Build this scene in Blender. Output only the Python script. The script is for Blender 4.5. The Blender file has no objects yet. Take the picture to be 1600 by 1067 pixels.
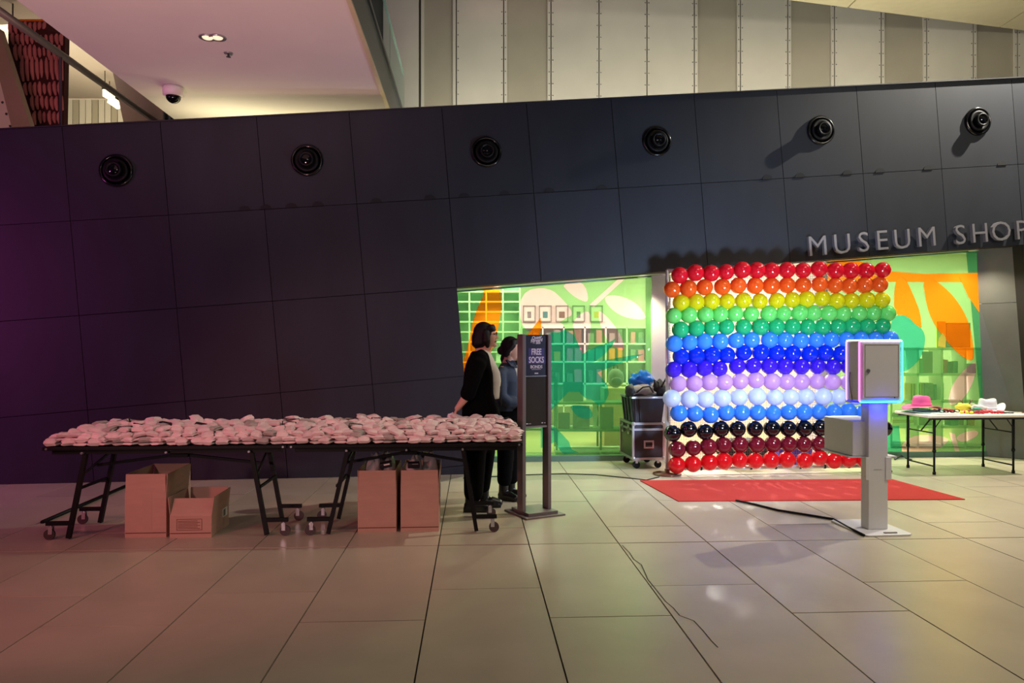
import bpy, bmesh, math, random
from mathutils import Vector, Matrix
from mathutils.geometry import delaunay_2d_cdt
random.seed(7)
D = bpy.data
SC = bpy.context.scene
COL = SC.collection
F, HZ, CX, H = 1155.0, 541.0, 800.0, 1.55      # focal length in pixels, horizon row, centre column, eye height

# ------------------------------------------------------------------ camera
cam = D.cameras.new('camera'); co = D.objects.new('camera', cam); COL.objects.link(co)
cam.sensor_width = 36; cam.lens = 36*F/1600; cam.shift_y = 7.5/1600
co.location = (0, 0, H); co.rotation_euler = (math.pi/2, 0, 0); SC.camera = co
# ------------------------------------------------------------------ view, world, lights
SC.view_settings.view_transform = 'Standard'; SC.view_settings.look = 'None'
SC.view_settings.gamma = 1; SC.view_settings.exposure = 0; SC.view_settings.use_curve_mapping = False
SC.cycles.use_denoising = True; SC.cycles.transparent_max_bounces = 24; SC.cycles.max_bounces = 8
SC.cycles.sample_clamp_indirect = 6; SC.cycles.caustics_reflective = False; SC.cycles.caustics_refractive = False
w = D.worlds.new('night'); SC.world = w; w.use_nodes = True
w.node_tree.nodes['Background'].inputs[0].default_value = (.55, .6, .75, 1)
w.node_tree.nodes['Background'].inputs[1].default_value = .045

def aim(o, t):
    o.rotation_euler = (Vector(t)-o.location).to_track_quat('-Z', 'Y').to_euler()
def light(name, kind, loc, tgt, power, col, size=1.0, size_y=None, spot=None, blend=.5, spread=None):
    l = D.lights.new(name, kind); o = D.objects.new(name, l); COL.objects.link(o)
    l.energy = power; l.color = col; o.location = loc
    if kind == 'AREA':
        l.size = size
        if size_y: l.shape = 'RECTANGLE'; l.size_y = size_y
        if spread: l.spread = math.radians(spread)
    elif kind == 'SPOT':
        l.spot_size = math.radians(spot); l.spot_blend = blend; l.shadow_soft_size = size
    else: l.shadow_soft_size = size
    if tgt is not None: aim(o, tgt)
    return o
WARM = (1, .84, .6); COOL = (.62, .78, 1); PINK = (1, .16, .26)
light('hall_overhead_fill', 'AREA', (5.4, 4.3, 6.6), (5.2, 4.6, 0), 165, (1, .90, .70), 3.0, 2.5, spread=112)  # broad overhead ambient added for the floor, not a particular fitting
light('hall_fill', 'AREA', (2.0, -2.5, 4.5), (1.8, 5.5, .6), 74, (1, .82, .70), 3.0, 2.0)
light('stage_wash_pink', 'SPOT', (-5.0, .8, 3.0), (-2.0, 6.1, .55), 440, (1, .20, .26), .25, spot=52, blend=.7)
light('sock_fill', 'SPOT', (-3.4, -1.2, 1.9), (-1.9, 6.25, .85), 400, (1, .60, .60), .15, spot=32, blend=.8)  # extra fill added to brighten the socks
light('stage_wash_ceiling', 'SPOT', (-3.0, 3.0, .3), (-2.8, 5.8, 4.7), 1000, (1, .52, .56), .4, spot=74, blend=.8)
light('stage_wash_purple', 'SPOT', (-8.6, 4.6, 2.4), (-5.9, 8.5, 1.6), 620, (.9, .10, .62), .3, spot=95, blend=1)
light('canopy_spot', 'SPOT', (7.85, 9.25, 6.75), (5.9, 9.78, 3.9), 2200, (1, .94, .80), .03, spot=82, blend=.6)
light('canopy_fill', 'SPOT', (9.0, 3.0, 5.5), (6.5, 9.9, 6.2), 600, (1, .92, .72), .5, spot=70, blend=.8)  # unseen lamp added to lift the canopy and upper right wall
light('upper_wall_wash', 'AREA', (2.6, 10.7, 4.2), (2.6, 12.9, 6.9), 185, (1, .95, .81), 9.5, .4)
light('ceiling_end_wash', 'AREA', (-2.9, 10.4, 3.95), (-3.0, 10.6, 4.7), 42, (1, .86, .52), 3.2, .2)
light('gallery_light', 'AREA', (-9.0, 13.0, 7.1), (-8.6, 15.5, 5.4), 150, (1, .88, .62), 2.5, 1.0)
light('gallery_ceiling_fill', 'AREA', (-8.0, 14.6, 5.2), (-8.0, 14.8, 7.2), 60, (1, .74, .45), 2.5, 1.5)  # second gallery lamp, added only to brighten the gallery ceiling
light('gallery_pink', 'SPOT', (-5.2, 6.0, 4.6), (-8.2, 12.2, 6.0), 300, (1, .45, .45), .3, spot=50, blend=.6)
for x in (-.2, 2.6, 5.2, 7.4):
    light('shop_lamp', 'AREA', (x, 12.0, 3.15), (x, 12.3, 0), 140, (1, .92, .80), 1.6, 1.2)
for x in (2.5, 3.3):
    light('shop_spot', 'SPOT', (x, 12.2, 3.0), (x+.15, 6.6, 0), 750, (1, .94, .82), .05, spot=50, blend=.4)

# ------------------------------------------------------------------ pixel helpers (points of the real place)
def G(px, py, d): return Vector(((px-CX)/F*d, d, H-(py-HZ)/F*d))
def GF(px, py): return G(px, py, F*H/(py-HZ))
def on_wall(px, py): return G(px, py, 9.0075/(1-.125*(px-CX)/F))
def on_glass(px, py): return G(px, py, 9.93/(1-.074*(px-CX)/F))
def on_net(px, py): return G(px, py, 8.65/(1-.087*(px-CX)/F))

# ------------------------------------------------------------------ materials
def lin(c): return tuple(((v/255)/12.92 if v/255 <= .04045 else ((v/255+.055)/1.055)**2.4) for v in c)
def mat(name, rgb, rough=.5, metal=0, noise=0, nscale=8, bump=0, bscale=60, coat=0, trans=0, rand=0, spec=.5, stretch=None):
    m = D.materials.new(name); m.use_nodes = True
    nt = m.node_tree; N = nt.nodes; L = nt.links; b = N['Principled BSDF']
    c = lin(rgb); b.inputs['Base Color'].default_value = (*c, 1)
    b.inputs['Roughness'].default_value = rough; b.inputs['Metallic'].default_value = metal
    b.inputs['Coat Weight'].default_value = coat; b.inputs['Specular IOR Level'].default_value = spec
    tc = N.new('ShaderNodeTexCoord'); src = tc.outputs['Object']
    if stretch:
        mp = N.new('ShaderNodeMapping'); mp.inputs['Scale'].default_value = stretch
        L.new(src, mp.inputs[0]); src = mp.outputs[0]
    cur = None
    if noise:
        n = N.new('ShaderNodeTexNoise'); n.inputs['Scale'].default_value = nscale; n.inputs['Detail'].default_value = 6
        L.new(src, n.inputs['Vector'])
        r = N.new('ShaderNodeMapRange'); r.inputs[1].default_value = .25; r.inputs[2].default_value = .75
        r.inputs[3].default_value = 1-noise; r.inputs[4].default_value = 1+noise
        L.new(n.outputs[0], r.inputs[0]); cur = r.outputs[0]
    if rand:
        oi = N.new('ShaderNodeObjectInfo'); r2 = N.new('ShaderNodeMapRange')
        r2.inputs[3].default_value = 1-rand; r2.inputs[4].default_value = 1+rand
        L.new(oi.outputs['Random'], r2.inputs[0])
        if cur:
            mm = N.new('ShaderNodeMath'); mm.operation = 'MULTIPLY'; L.new(cur, mm.inputs[0]); L.new(r2.outputs[0], mm.inputs[1]); cur = mm.outputs[0]
        else: cur = r2.outputs[0]
    if cur:
        v = N.new('ShaderNodeVectorMath'); v.operation = 'SCALE'; v.inputs[0].default_value = c
        L.new(cur, v.inputs['Scale']); L.new(v.outputs[0], b.inputs['Base Color'])
    if bump:
        n2 = N.new('ShaderNodeTexNoise'); n2.inputs['Scale'].default_value = bscale; n2.inputs['Detail'].default_value = 4
        L.new(src, n2.inputs['Vector'])
        bp = N.new('ShaderNodeBump'); bp.inputs['Strength'].default_value = bump; bp.inputs['Distance'].default_value = .01
        L.new(n2.outputs[0], bp.inputs['Height']); L.new(bp.outputs[0], b.inputs['Normal'])
    if trans:
        t = N.new('ShaderNodeBsdfTranslucent'); t.inputs[0].default_value = (*c, 1)
        mx = N.new('ShaderNodeMixShader'); mx.inputs[0].default_value = trans
        L.new(b.outputs[0], mx.inputs[1]); L.new(t.outputs[0], mx.inputs[2])
        L.new(mx.outputs[0], N['Material Output'].inputs[0])
    return m
def emit(name, rgb, strength):
    m = D.materials.new(name); m.use_nodes = True; b = m.node_tree.nodes['Principled BSDF']
    b.inputs['Base Color'].default_value = (*lin(rgb), 1)
    b.inputs['Emission Color'].default_value = (*lin(rgb), 1); b.inputs['Emission Strength'].default_value = strength
    return m
def film(name, tint, body=.12):
    """coloured see-through vinyl: tinted transparent with a little scatter and a sheen"""
    m = D.materials.new(name); m.use_nodes = True; nt = m.node_tree; N = nt.nodes; L = nt.links
    N.remove(N['Principled BSDF'])
    t = N.new('ShaderNodeBsdfTransparent'); t.inputs[0].default_value = (*[v**.5 for v in tint], 1)
    d = N.new('ShaderNodeBsdfTranslucent'); d.inputs[0].default_value = (*tint, 1)
    d2 = N.new('ShaderNodeBsdfDiffuse'); d2.inputs[0].default_value = (*tint, 1)
    a = N.new('ShaderNodeMixShader'); a.inputs[0].default_value = .5; L.new(d.outputs[0], a.inputs[1]); L.new(d2.outputs[0], a.inputs[2])
    m1 = N.new('ShaderNodeMixShader'); m1.inputs[0].default_value = body
    L.new(t.outputs[0], m1.inputs[1]); L.new(a.outputs[0], m1.inputs[2])
    g = N.new('ShaderNodeBsdfGlossy'); g.inputs['Roughness'].default_value = .05
    m2 = N.new('ShaderNodeMixShader'); m2.inputs[0].default_value = .03
    L.new(m1.outputs[0], m2.inputs[1]); L.new(g.outputs[0], m2.inputs[2])
    L.new(m2.outputs[0], N['Material Output'].inputs[0])
    return m
M = dict(
    dark=mat('charcoal_panel', (45, 47, 53), .55, noise=.12, nscale=3, rand=.06, stretch=(1, 1, .35), spec=.2),
    reveal=mat('reveal_panel', (96, 96, 90), .5, noise=.12, nscale=3),
    darkjoint=mat('panel_joint', (14, 14, 16), .8), black=mat('black_paint', (10, 10, 12), .5, spec=.2),
    gloss=mat('gloss_black', (10, 10, 12), .15), lens=mat('lamp_lens', (6, 6, 10), .08),
    grey=mat('grey_metal', (122, 112, 112), .4, .35), steel=mat('steel', (190, 190, 195), .28, .9),
    dsteel=mat('dark_steel', (70, 70, 74), .4, .6),
    zincl=mat('zinc_light', (196, 192, 180), .5, .15, noise=.05, nscale=2), zincd=mat('zinc_dark', (160, 154, 138), .5, .15, noise=.05, nscale=2),
    zincj=mat('zinc_joint', (60, 58, 52), .7), soffit=mat('soffit_paint', (200, 196, 190), .7, noise=.03, nscale=2),
    slab=mat('canopy_metal', (196, 186, 150), .5, .2, noise=.04), glassedge=mat('glass_edge', (150, 170, 160), .2),
    stone=mat('paver_stone', (174, 163, 142), .33, noise=.09, nscale=2.5, rand=.05, bump=.04, bscale=25),
    grout=mat('grout', (52, 46, 40), .9), tancol=mat('tan_cladding', (150, 128, 112), .6, noise=.05),
    white=mat('white_paint', (225, 222, 216), .5), offwhite=mat('off_white_wall', (222, 208, 196), .7, noise=.03),
    kiosk=mat('kiosk_white', (206, 204, 206), .35), card=mat('cardboard', (180, 142, 124), .8, noise=.06, nscale=5, stretch=(1, 1, 6)),
    cardin=mat('cardboard_inside', (160, 118, 86), .85, noise=.05), print_=mat('brown_print', (86, 44, 28), .8),
    tape=mat('packing_tape', (178, 140, 122), .35), label=mat('paper_label', (225, 222, 215), .7),
    sock=mat('sock_knit', (236, 214, 210), .9, noise=.06, nscale=30, bump=.3, bscale=400, rand=.10),
    sockg=mat('sock_grey', (176, 168, 160), .9, bump=.3, bscale=400), band=mat('black_band', (24, 22, 24), .6),
    skin=mat('skin', (214, 166, 146), .5, noise=.04), lips=mat('lips', (150, 78, 74), .4), eye=mat('eye_dark', (20, 16, 16), .1),
    hair=mat('black_hair', (11, 9, 9), .5, spec=.25, noise=.3, nscale=60, bump=.5, bscale=220, stretch=(1, 1, .15)),
    coat=mat('black_wool', (7, 7, 8), .95, noise=.15, nscale=40, spec=.08), pants=mat('black_cloth', (8, 8, 9), .95, spec=.08),
    shirt=mat('cream_shirt', (205, 198, 186), .8, bump=.2), denim=mat('denim', (44, 52, 70), .85, noise=.15, nscale=120),
    boot=mat('boot_leather', (16, 15, 15), .3), tissue=mat('white_paper', (240, 240, 245), .7),
    carpet=mat('red_carpet', (172, 36, 24), .95, noise=.08, nscale=50, bump=.4, bscale=500),
    case=mat('case_laminate', (36, 24, 28), .35), alu=mat('case_aluminium', (188, 184, 186), .28, .85),
    tub=mat('tub_plastic', (46, 48, 54), .4), bagg=mat('bag_canvas', (128, 122, 116), .85, noise=.08, bump=.4, bscale=200),
    bagk=mat('bag_black', (18, 18, 20), .7), blueb=mat('blue_plastic', (40, 130, 225), .25, trans=.2),
    net=mat('net_cord', (128, 120, 112), .7), rod=mat('backdrop_rod', (206, 206, 210), .3, .3),
    disc=mat('base_disc', (120, 70, 55), .15, .3), navy=mat('sign_navy', (22, 20, 48), .4), purple=mat('sign_purple', (58, 44, 116), .4),
    signtxt=mat('sign_white', (214, 206, 226), .5), smoke=mat('smoked_panel', (52, 48, 44), .25),
    plas=mat('clear_bag', (205, 198, 196), .3, trans=.35), pink=mat('pink_felt', (226, 92, 148), .8), mint=mat('mint_felt', (140, 182, 170), .8),
    whitehat=mat('iridescent_white', (226, 226, 232), .25, coat=.5), tabletop=mat('white_tabletop', (228, 222, 206), .5),
    red=mat('red_petal', (200, 40, 60), .7), yellow=mat('yellow_petal', (226, 214, 70), .7), green=mat('green_petal', (50, 140, 110), .7),
    maroon=mat('maroon_weave', (70, 14, 24), .7), pinkweave=mat('pink_weave', (198, 116, 120), .8, noise=.1),
    orange=mat('orange_print', (232, 120, 40), .6), teal=mat('teal_print', (30, 110, 110), .6), book=mat('book_grey', (110, 104, 104), .6, noise=.5, nscale=14),
    wood=mat('plywood', (200, 170, 130), .6, noise=.08), amber=mat('amber_stripe', (222, 170, 60), .6), brown=mat('brown_stripe', (96, 66, 38), .6),
    rimglass=mat('spectacle_frame', (12, 12, 12), .2), letter=mat('letter_metal', (152, 148, 152), .35, .5),
)

# ------------------------------------------------------------------ mesh builder
def rotm(rx=0, ry=0, rz=0): return Matrix.Rotation(rz, 3, 'Z') @ Matrix.Rotation(ry, 3, 'Y') @ Matrix.Rotation(rx, 3, 'X')
def frame_of(axis):
    a = Vector(axis).normalized()
    u = Vector((0, 0, 1)) if abs(a.z) < .95 else Vector((1, 0, 0))
    x = u.cross(a).normalized(); y = a.cross(x)
    return x, y, a
class MB:
    def __init__(s): s.v = []; s.f = []; s.m = []; s.sm = []
    def add(s, vs, fs, mi=0, smooth=False):
        o = len(s.v); s.v += [Vector(v) for v in vs]
        for f in fs: s.f.append([i+o for i in f]); s.m.append(mi); s.sm.append(smooth)
        return s
    def box(s, c, d, R=None, mi=0):
        c = Vector(c); hx, hy, hz = d[0]/2, d[1]/2, d[2]/2
        vs = [Vector((x, y, z)) for z in (-hz, hz) for y in (-hy, hy) for x in (-hx, hx)]
        if R is not None: vs = [R @ v for v in vs]
        return s.add([c+v for v in vs], [(0, 2, 3, 1), (4, 5, 7, 6), (0, 1, 5, 4), (2, 6, 7, 3), (0, 4, 6, 2), (1, 3, 7, 5)], mi)
    def b2(s, x0, x1, y0, y1, z0, z1, mi=0): return s.box(((x0+x1)/2, (y0+y1)/2, (z0+z1)/2), (x1-x0, y1-y0, z1-z0), None, mi)
    def bar(s, p, q, wd, ht, mi=0):
        p = Vector(p); q = Vector(q); x, y, a = frame_of(q-p); R = Matrix((x, y, a)).transposed()
        return s.box((p+q)/2, (wd, ht, (q-p).length), R, mi)
    def tube(s, p, q, r, n=10, r2=None, mi=0):
        p = Vector(p); q = Vector(q); x, y, a = frame_of(q-p); r2 = r if r2 is None else r2
        vs = [p+(x*math.cos(t)+y*math.sin(t))*r for t in [2*math.pi*i/n for i in range(n)]]
        vs += [q+(x*math.cos(t)+y*math.sin(t))*r2 for t in [2*math.pi*i/n for i in range(n)]]
        s.add(vs, [(i, (i+1) % n, n+(i+1) % n, n+i) for i in range(n)], mi, True)
        o = len(s.v)-2*n
        s.f += [[o+i for i in reversed(range(n))], [o+n+i for i in range(n)]]; s.m += [mi, mi]; s.sm += [False, False]
        return s
    def path(s, pts, r, n=6, mi=0, closed=False):
        pts = [Vector(p) for p in pts]; k = len(pts); vs = []
        px_ = None
        for i, p in enumerate(pts):
            if closed: t = pts[(i+1) % k]-pts[i-1]
            else: t = pts[min(i+1, k-1)]-pts[max(i-1, 0)]
            if px_ is None: x, y, a = frame_of(t)
            else: a = t.normalized(); x = (px_-a*px_.dot(a)).normalized(); y = a.cross(x)
            px_ = x
            rr = r[i] if isinstance(r, (list, tuple)) else r
            vs += [p+(x*math.cos(2*math.pi*j/n)+y*math.sin(2*math.pi*j/n))*rr for j in range(n)]
        fs = []
        for i in range(k if closed else k-1):
            b = ((i+1) % k)*n
            fs += [(i*n+j, i*n+(j+1) % n, b+(j+1) % n, b+j) for j in range(n)]
        if not closed: fs += [tuple(reversed(range(n))), tuple((k-1)*n+j for j in range(n))]
        return s.add(vs, fs, mi, True)
    def lathe(s, prof, c, n=24, axis=(0, 0, 1), mi=0, smooth=True):
        c = Vector(c); x, y, a = frame_of(axis); vs = []; fs = []
        for r, z in prof: vs += [c+a*z+(x*math.cos(2*math.pi*j/n)+y*math.sin(2*math.pi*j/n))*r for j in range(n)]
        for i in range(len(prof)-1): fs += [(i*n+j, i*n+(j+1) % n, (i+1)*n+(j+1) % n, (i+1)*n+j) for j in range(n)]
        if prof[0][0] > 1e-6: fs.append(tuple(reversed(range(n))))
        if prof[-1][0] > 1e-6: fs.append(tuple((len(prof)-1)*n+j for j in range(n)))
        return s.add(vs, fs, mi, smooth)
    def prism(s, pts, vec, mi=0):
        pts = [Vector(p) for p in pts]; n = len(pts); vec = Vector(vec)
        nrm = Vector((0, 0, 0))
        for i in range(n): nrm += pts[i].cross(pts[(i+1) % n])
        if nrm.dot(vec) > 0: pts.reverse()
        vs = pts+[p+vec for p in pts]
        return s.add(vs, [tuple(range(n)), tuple(n+i for i in reversed(range(n)))] + [(i, n+i, n+(i+1) % n, (i+1) % n) for i in range(n)], mi)
    def ell(s, c, r, R=None, nu=16, nv=10, mi=0, fn=None):
        c = Vector(c); vs = []; fs = []
        for i in range(nv+1):
            th = math.pi*i/nv
            for j in range(nu):
                ph = 2*math.pi*j/nu
                v = Vector((r[0]*math.sin(th)*math.cos(ph), r[1]*math.sin(th)*math.sin(ph), r[2]*math.cos(th)))
                if fn: v = fn(v)
                if R is not None: v = R @ v
                vs.append(c+v)
        for i in range(nv): fs += [(i*nu+j, (i+1)*nu+j, (i+1)*nu+(j+1) % nu, i*nu+(j+1) % nu) for j in range(nu)]
        return s.add(vs, fs, mi, True)
    def chain(s, pts, rad, n=12, mi=0):
        """round-ended tapered limb through points"""
        pts = [Vector(p) for p in pts]; P = []; R = []
        a = (pts[0]-pts[1]).normalized(); b = (pts[-1]-pts[-2]).normalized()
        for k in (90, 60, 30): P.append(pts[0]+a*rad[0]*math.sin(math.radians(k))*.9); R.append(max(rad[0]*math.cos(math.radians(k)), 1e-4))
        P += pts; R += list(rad)
        for k in (30, 60, 90): P.append(pts[-1]+b*rad[-1]*math.sin(math.radians(k))*.9); R.append(max(rad[-1]*math.cos(math.radians(k)), 1e-4))
        return s.path(P, R, n, mi)
    def vloft(s, rings, n=28, mi=0):
        """rings: (z, cx, cy, rx, ry)"""
        vs = []; fs = []; k = len(rings)
        for z, cx, cy, rx, ry in rings: vs += [Vector((cx+rx*math.cos(2*math.pi*j/n), cy+ry*math.sin(2*math.pi*j/n), z)) for j in range(n)]
        for i in range(k-1): fs += [(i*n+j, i*n+(j+1) % n, (i+1)*n+(j+1) % n, (i+1)*n+j) for j in range(n)]
        fs += [tuple(reversed(range(n))), tuple((k-1)*n+j for j in range(n))]
        return s.add(vs, fs, mi, True)
    def mesh(s, name):
        me = D.meshes.new(name); me.from_pydata([tuple(v) for v in s.v], [], s.f)
        me.polygons.foreach_set('use_smooth', s.sm); me.polygons.foreach_set('material_index', s.m); me.update()
        return me
    def build(s, name, ms, parent=None, bevel=0, loc=None, rotz=0):
        if not isinstance(ms, (list, tuple)): ms = [ms]
        off = Vector((0, 0, 0))
        if parent is None and loc is None:
            lo = Vector([min(v[i] for v in s.v) for i in range(3)]); hi = Vector([max(v[i] for v in s.v) for i in range(3)])
            off = Vector(((lo.x+hi.x)/2, (lo.y+hi.y)/2, lo.z)); s.v = [v-off for v in s.v]
        me = s.mesh(name)
        for m in ms: me.materials.append(m)
        o = D.objects.new(name, me); COL.objects.link(o)
        o.location = off if loc is None else loc; o.rotation_euler = (0, 0, rotz)
        if parent is not None: o.parent = parent
        if bevel:
            b = o.modifiers.new('bevel', 'BEVEL'); b.width = bevel; b.segments = 2; b.limit_method = 'ANGLE'
        return o
def tag(o, label=None, cat=None, group=None, kind=None):
    if label: o['label'] = label
    if cat: o['category'] = cat
    if group: o['group'] = group
    if kind: o['kind'] = kind
    return o
def thing(name, label, cat, loc, rotz=0, group=None):
    o = D.objects.new(name, None); COL.objects.link(o); o.location = loc; o.rotation_euler = (0, 0, rotz); o.empty_display_size = .1
    return tag(o, label, cat, group)
def copy_tree(o, parent=None):
    c = o.copy(); COL.objects.link(c)
    if parent is not None: c.parent = parent
    for ch in list(o.children): copy_tree(ch, c)
    return c
def text_mesh(txt, size, depth, bold=0, shear=0, align='CENTER', xs=1.0):
    cu = D.curves.new('t', 'FONT'); cu.body = txt; cu.size = size; cu.extrude = depth/2; cu.offset = bold; cu.shear = shear
    cu.align_x = align; cu.align_y = 'CENTER'; cu.resolution_u = 3
    o = D.objects.new('t', cu); COL.objects.link(o)
    dg = bpy.context.evaluated_depsgraph_get(); me = D.meshes.new_from_object(o.evaluated_get(dg))
    vs = [Vector((v.co.x*xs, v.co.y, v.co.z)) for v in me.vertices]; fs = [tuple(p.vertices) for p in me.polygons]
    D.objects.remove(o); D.curves.remove(cu); D.meshes.remove(me)
    return vs, fs
ORD = ['first', 'second', 'third', 'fourth', 'fifth', 'sixth', 'seventh', 'eighth', 'ninth', 'tenth', 'eleventh', 'twelfth', 'thirteenth', 'fourteenth', 'fifteenth', 'sixteenth', 'seventeenth', 'eighteenth', 'nineteenth']
def ordw(i):
    if i < 19: return ORD[i]
    t = {2: 'twent', 3: 'thirt'}[(i+1)//10]; u = (i+1) % 10
    return t+'ieth' if u == 0 else t+'y-'+ORD[u-1]

# ================================================================== SETTING
# ---- floor of stone pavers, grid turned 2.97 degrees
TG = math.radians(2.97); g1 = Vector((math.cos(TG), math.sin(TG), 0)); g2 = Vector((-math.sin(TG), math.cos(TG), 0))
fl = MB().b2(-16, 16, -4, 18, -.2, -.012).build('floor', M['grout']); tag(fl, kind='structure')
V0, TL, CW, U0 = 5.775, 1.57, .7065, .433
def paver(u0, u1, v0, v1):
    j = .0045; z1 = random.uniform(-.0008, .0008)
    ja = .008 if abs(v0-V0) < .01 else j; jb = .008 if abs(v1-V0) < .01 else j
    c = [g1*u+g2*v for u, v in ((u0+j, v0+ja), (u1-j, v0+ja), (u1-j, v1-jb), (u0+j, v1-jb))]
    m = MB().prism([p+Vector((0, 0, z1)) for p in c], (0, 0, -.02-z1))
    o = m.build('paver', M['stone'], fl); o.location = -fl.location
for k in range(-12, 12):
    u0 = U0+k*CW; off = 0 if k % 2 == 0 else -.525*2+.525*3-TL
    cuts = [V0]
    for r in range(-3, 8):
        v = V0 + r*TL + (0 if k % 2 == 0 else .525)
        cuts.append(v)
    cuts = sorted(set(round(c, 4) for c in cuts))
    for a, b in zip(cuts, cuts[1:]):
        if b-a > .1 and a > .3 and a < 10.6 and abs(u0) < 3.2+a*.9: paver(u0, u0+CW, a, b)

ck = MB(); rk = random.Random(2); cpx = [(972, 852), (984, 864), (990, 874), (1002, 882), (1012, 905), (1024, 920), (1040, 940), (1052, 950), (1062, 962), (1084, 970), (1098, 985), (1112, 1002), (1122, 1012)]
for p, q in zip(cpx, cpx[1:]):
    P_, Q_ = GF(*p), GF(*q); nn = Vector((0, 0, 1)).cross(Q_-P_).normalized()*.0035
    ck.add([P_-nn+Vector((0, 0, .0015)), P_+nn+Vector((0, 0, .0015)), Q_+nn+Vector((0, 0, .0015)), Q_-nn+Vector((0, 0, .0015))], [(0, 3, 2, 1)])
o = ck.build('crack', M['grout'], fl); o.location = -fl.location
# ---- the dark wall: grid of square panels turned about 4.85 degrees in the wall plane
e_s = Vector((1, .125, 0)).normalized(); e_z = Vector((0, 0, 1)); w_n = Vector((e_s.y, -e_s.x, 0))   # towards the camera
O_w = on_wall(110, 345.3); TH = math.radians(4.85)
def to_ab(p):
    d = p-O_w; s_, z_ = d.dot(e_s), d.z
    return s_*math.cos(TH)+z_*math.sin(TH), -s_*math.sin(TH)+z_*math.cos(TH)
def from_ab(a, b, out=0):
    return O_w + e_s*(a*math.cos(TH)-b*math.sin(TH)) + e_z*(a*math.sin(TH)+b*math.cos(TH)) + w_n*out
jx = [(110, 345), (263, 335), (413, 325), (557, 312), (702, 309), (834, 301), (966, 291), (1095, 281), (1224, 274), (1348, 265), (1471, 258), (1590, 250)]
A = [to_ab(on_wall(x, y))[0] for x, y in jx]
A = [A[0]-3.24, A[0]-2.16, A[0]-1.08]+A+[A[-1]+1.08]
aE = A[3+4]; aL = A[3+11]
b2 = to_ab(on_wall(705, 449.5))[1]
Bs = [2.1, 0, b2, 2*b2, 3*b2, 4*b2]
tl = to_ab(on_wall(0, 203)); tr = to_ab(on_wall(1600, 122)); tslope = (tr[1]-tl[1])/(tr[0]-tl[0])
def top_b(a): return tl[1]+tslope*(a-tl[0])
def clip(poly, fn):
    out = []
    for i in range(len(poly)):
        p, q = poly[i], poly[(i+1) % len(poly)]; fp, fq = fn(p), fn(q)
        if fp >= 0: out.append(p)
        if fp*fq < 0: t = fp/(fp-fq); out.append((p[0]+(q[0]-p[0])*t, p[1]+(q[1]-p[1])*t))
    return out
zfn = lambda p: from_ab(*p).z-.004
tfn = lambda p: top_b(p[0])-p[1]
back = MB()
T = clip([(A[0], b2), (A[-1], b2), (A[-1], 2.5), (A[0], 2.5)], tfn); Lp = clip([(A[0], 4*b2), (aE, 4*b2), (aE, b2), (A[0], b2)], zfn)
Rp = clip([(aL, 4*b2), (A[-1], 4*b2), (A[-1], b2), (aL, b2)], zfn)
for P in (T, Lp, Rp): back.prism([from_ab(a, b, -.026) for a, b in P], -w_n*.24)
wall = back.build('wall_front', M['darkjoint']); tag(wall, kind='structure')
for i in range(len(A)-1):
    for r in range(5):
        a0, a1, b1, b0 = A[i], A[i+1], Bs[r], Bs[r+1]
        if a0 >= aE-.01 and a0 < aL-.01 and r >= 2: continue
        j = .0035
        P = clip(clip([(a0+j, b0+j), (a1-j, b0+j), (a1-j, b1-j), (a0+j, b1-j)], zfn), tfn)
        if len(P) < 3: continue
        o = MB().prism([from_ab(a, b, random.uniform(-.001, .001)) for a, b in P], -w_n*.026).build('panel', M['dark'], wall); o.location = -wall.location
# thin coping along the wall top and thin dark half-rounds standing in for shadows on the joint line
cp = MB().bar(from_ab(A[0], top_b(A[0])+.006, -.12), from_ab(A[-1], top_b(A[-1])+.006, -.12), .3, .012)
cp = cp.build('trim_1', M['dsteel']); tag(cp, kind='structure')
for k, px in enumerate((382, 415, 455, 497, 588, 672, 725, 788, 858, 940, 1199, 1250, 1324, 1375, 1450, 1565)):
    a = to_ab(on_wall(px, 350-95*px/1590))[0]
    m = MB(); n = 10
    m.prism([from_ab(a+.068*math.cos(math.pi*i/n), .055*math.sin(math.pi*i/n), .001) for i in range(n+1)], w_n*.007)
    o = m.build('joint_shadow', M['darkjoint'], wall); o.location = -wall.location

# ---- soffit over the shop front, right-hand reveal
gl_t0, gl_t1 = on_glass(690, 456.4), on_glass(1526, 391)
s0, s1 = from_ab(aE-.25, b2, -.27), from_ab(aL+.3, b2, -.27)
sof = MB().prism([s0, s1, gl_t1+Vector((.8, .1, .07)), gl_t1, gl_t0], (0, 0, .06))
o = sof.build('ceiling_soffit', M['alu']); tag(o, kind='structure')
rv = [GF(1540, 713), on_glass(1526, 391), from_ab(aL, b2, -.2), None]
pf = from_ab(aL, b2, -.2); pb = from_ab(aL, 3.6*b2, -.2)
t = (0-pf.z)/(pb.z-pf.z); rv[3] = pf+(pb-pf)*t
def mix(p, q, t): return p+(q-p)*t
hl = (0.262, 0.33)
rw = MB().prism([p+Vector((.06, .03, 0)) for p in (rv[0]+Vector((0, 0, .0)), rv[1], rv[2], rv[3])], (.1, .1, 0)).build('wall_right', M['darkjoint']); tag(rw, kind='structure')
tz = .74
mid_b, mid_f = mix(rv[0], rv[1], tz), mix(rv[3], rv[2], tz)
for q in ([rv[0]+Vector((0, 0, .006)), mid_b-Vector((0, 0, .003)), mid_f-Vector((0, 0, .003)), rv[3]+Vector((0, 0, .006))], [mid_b+Vector((0, 0, .003)), rv[1], rv[2], mid_f+Vector((0, 0, .003))]):
    o = MB().prism(q, (.05, .04, 0)).build('panel', M['reveal'], rw); o.location = -rw.location

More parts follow.
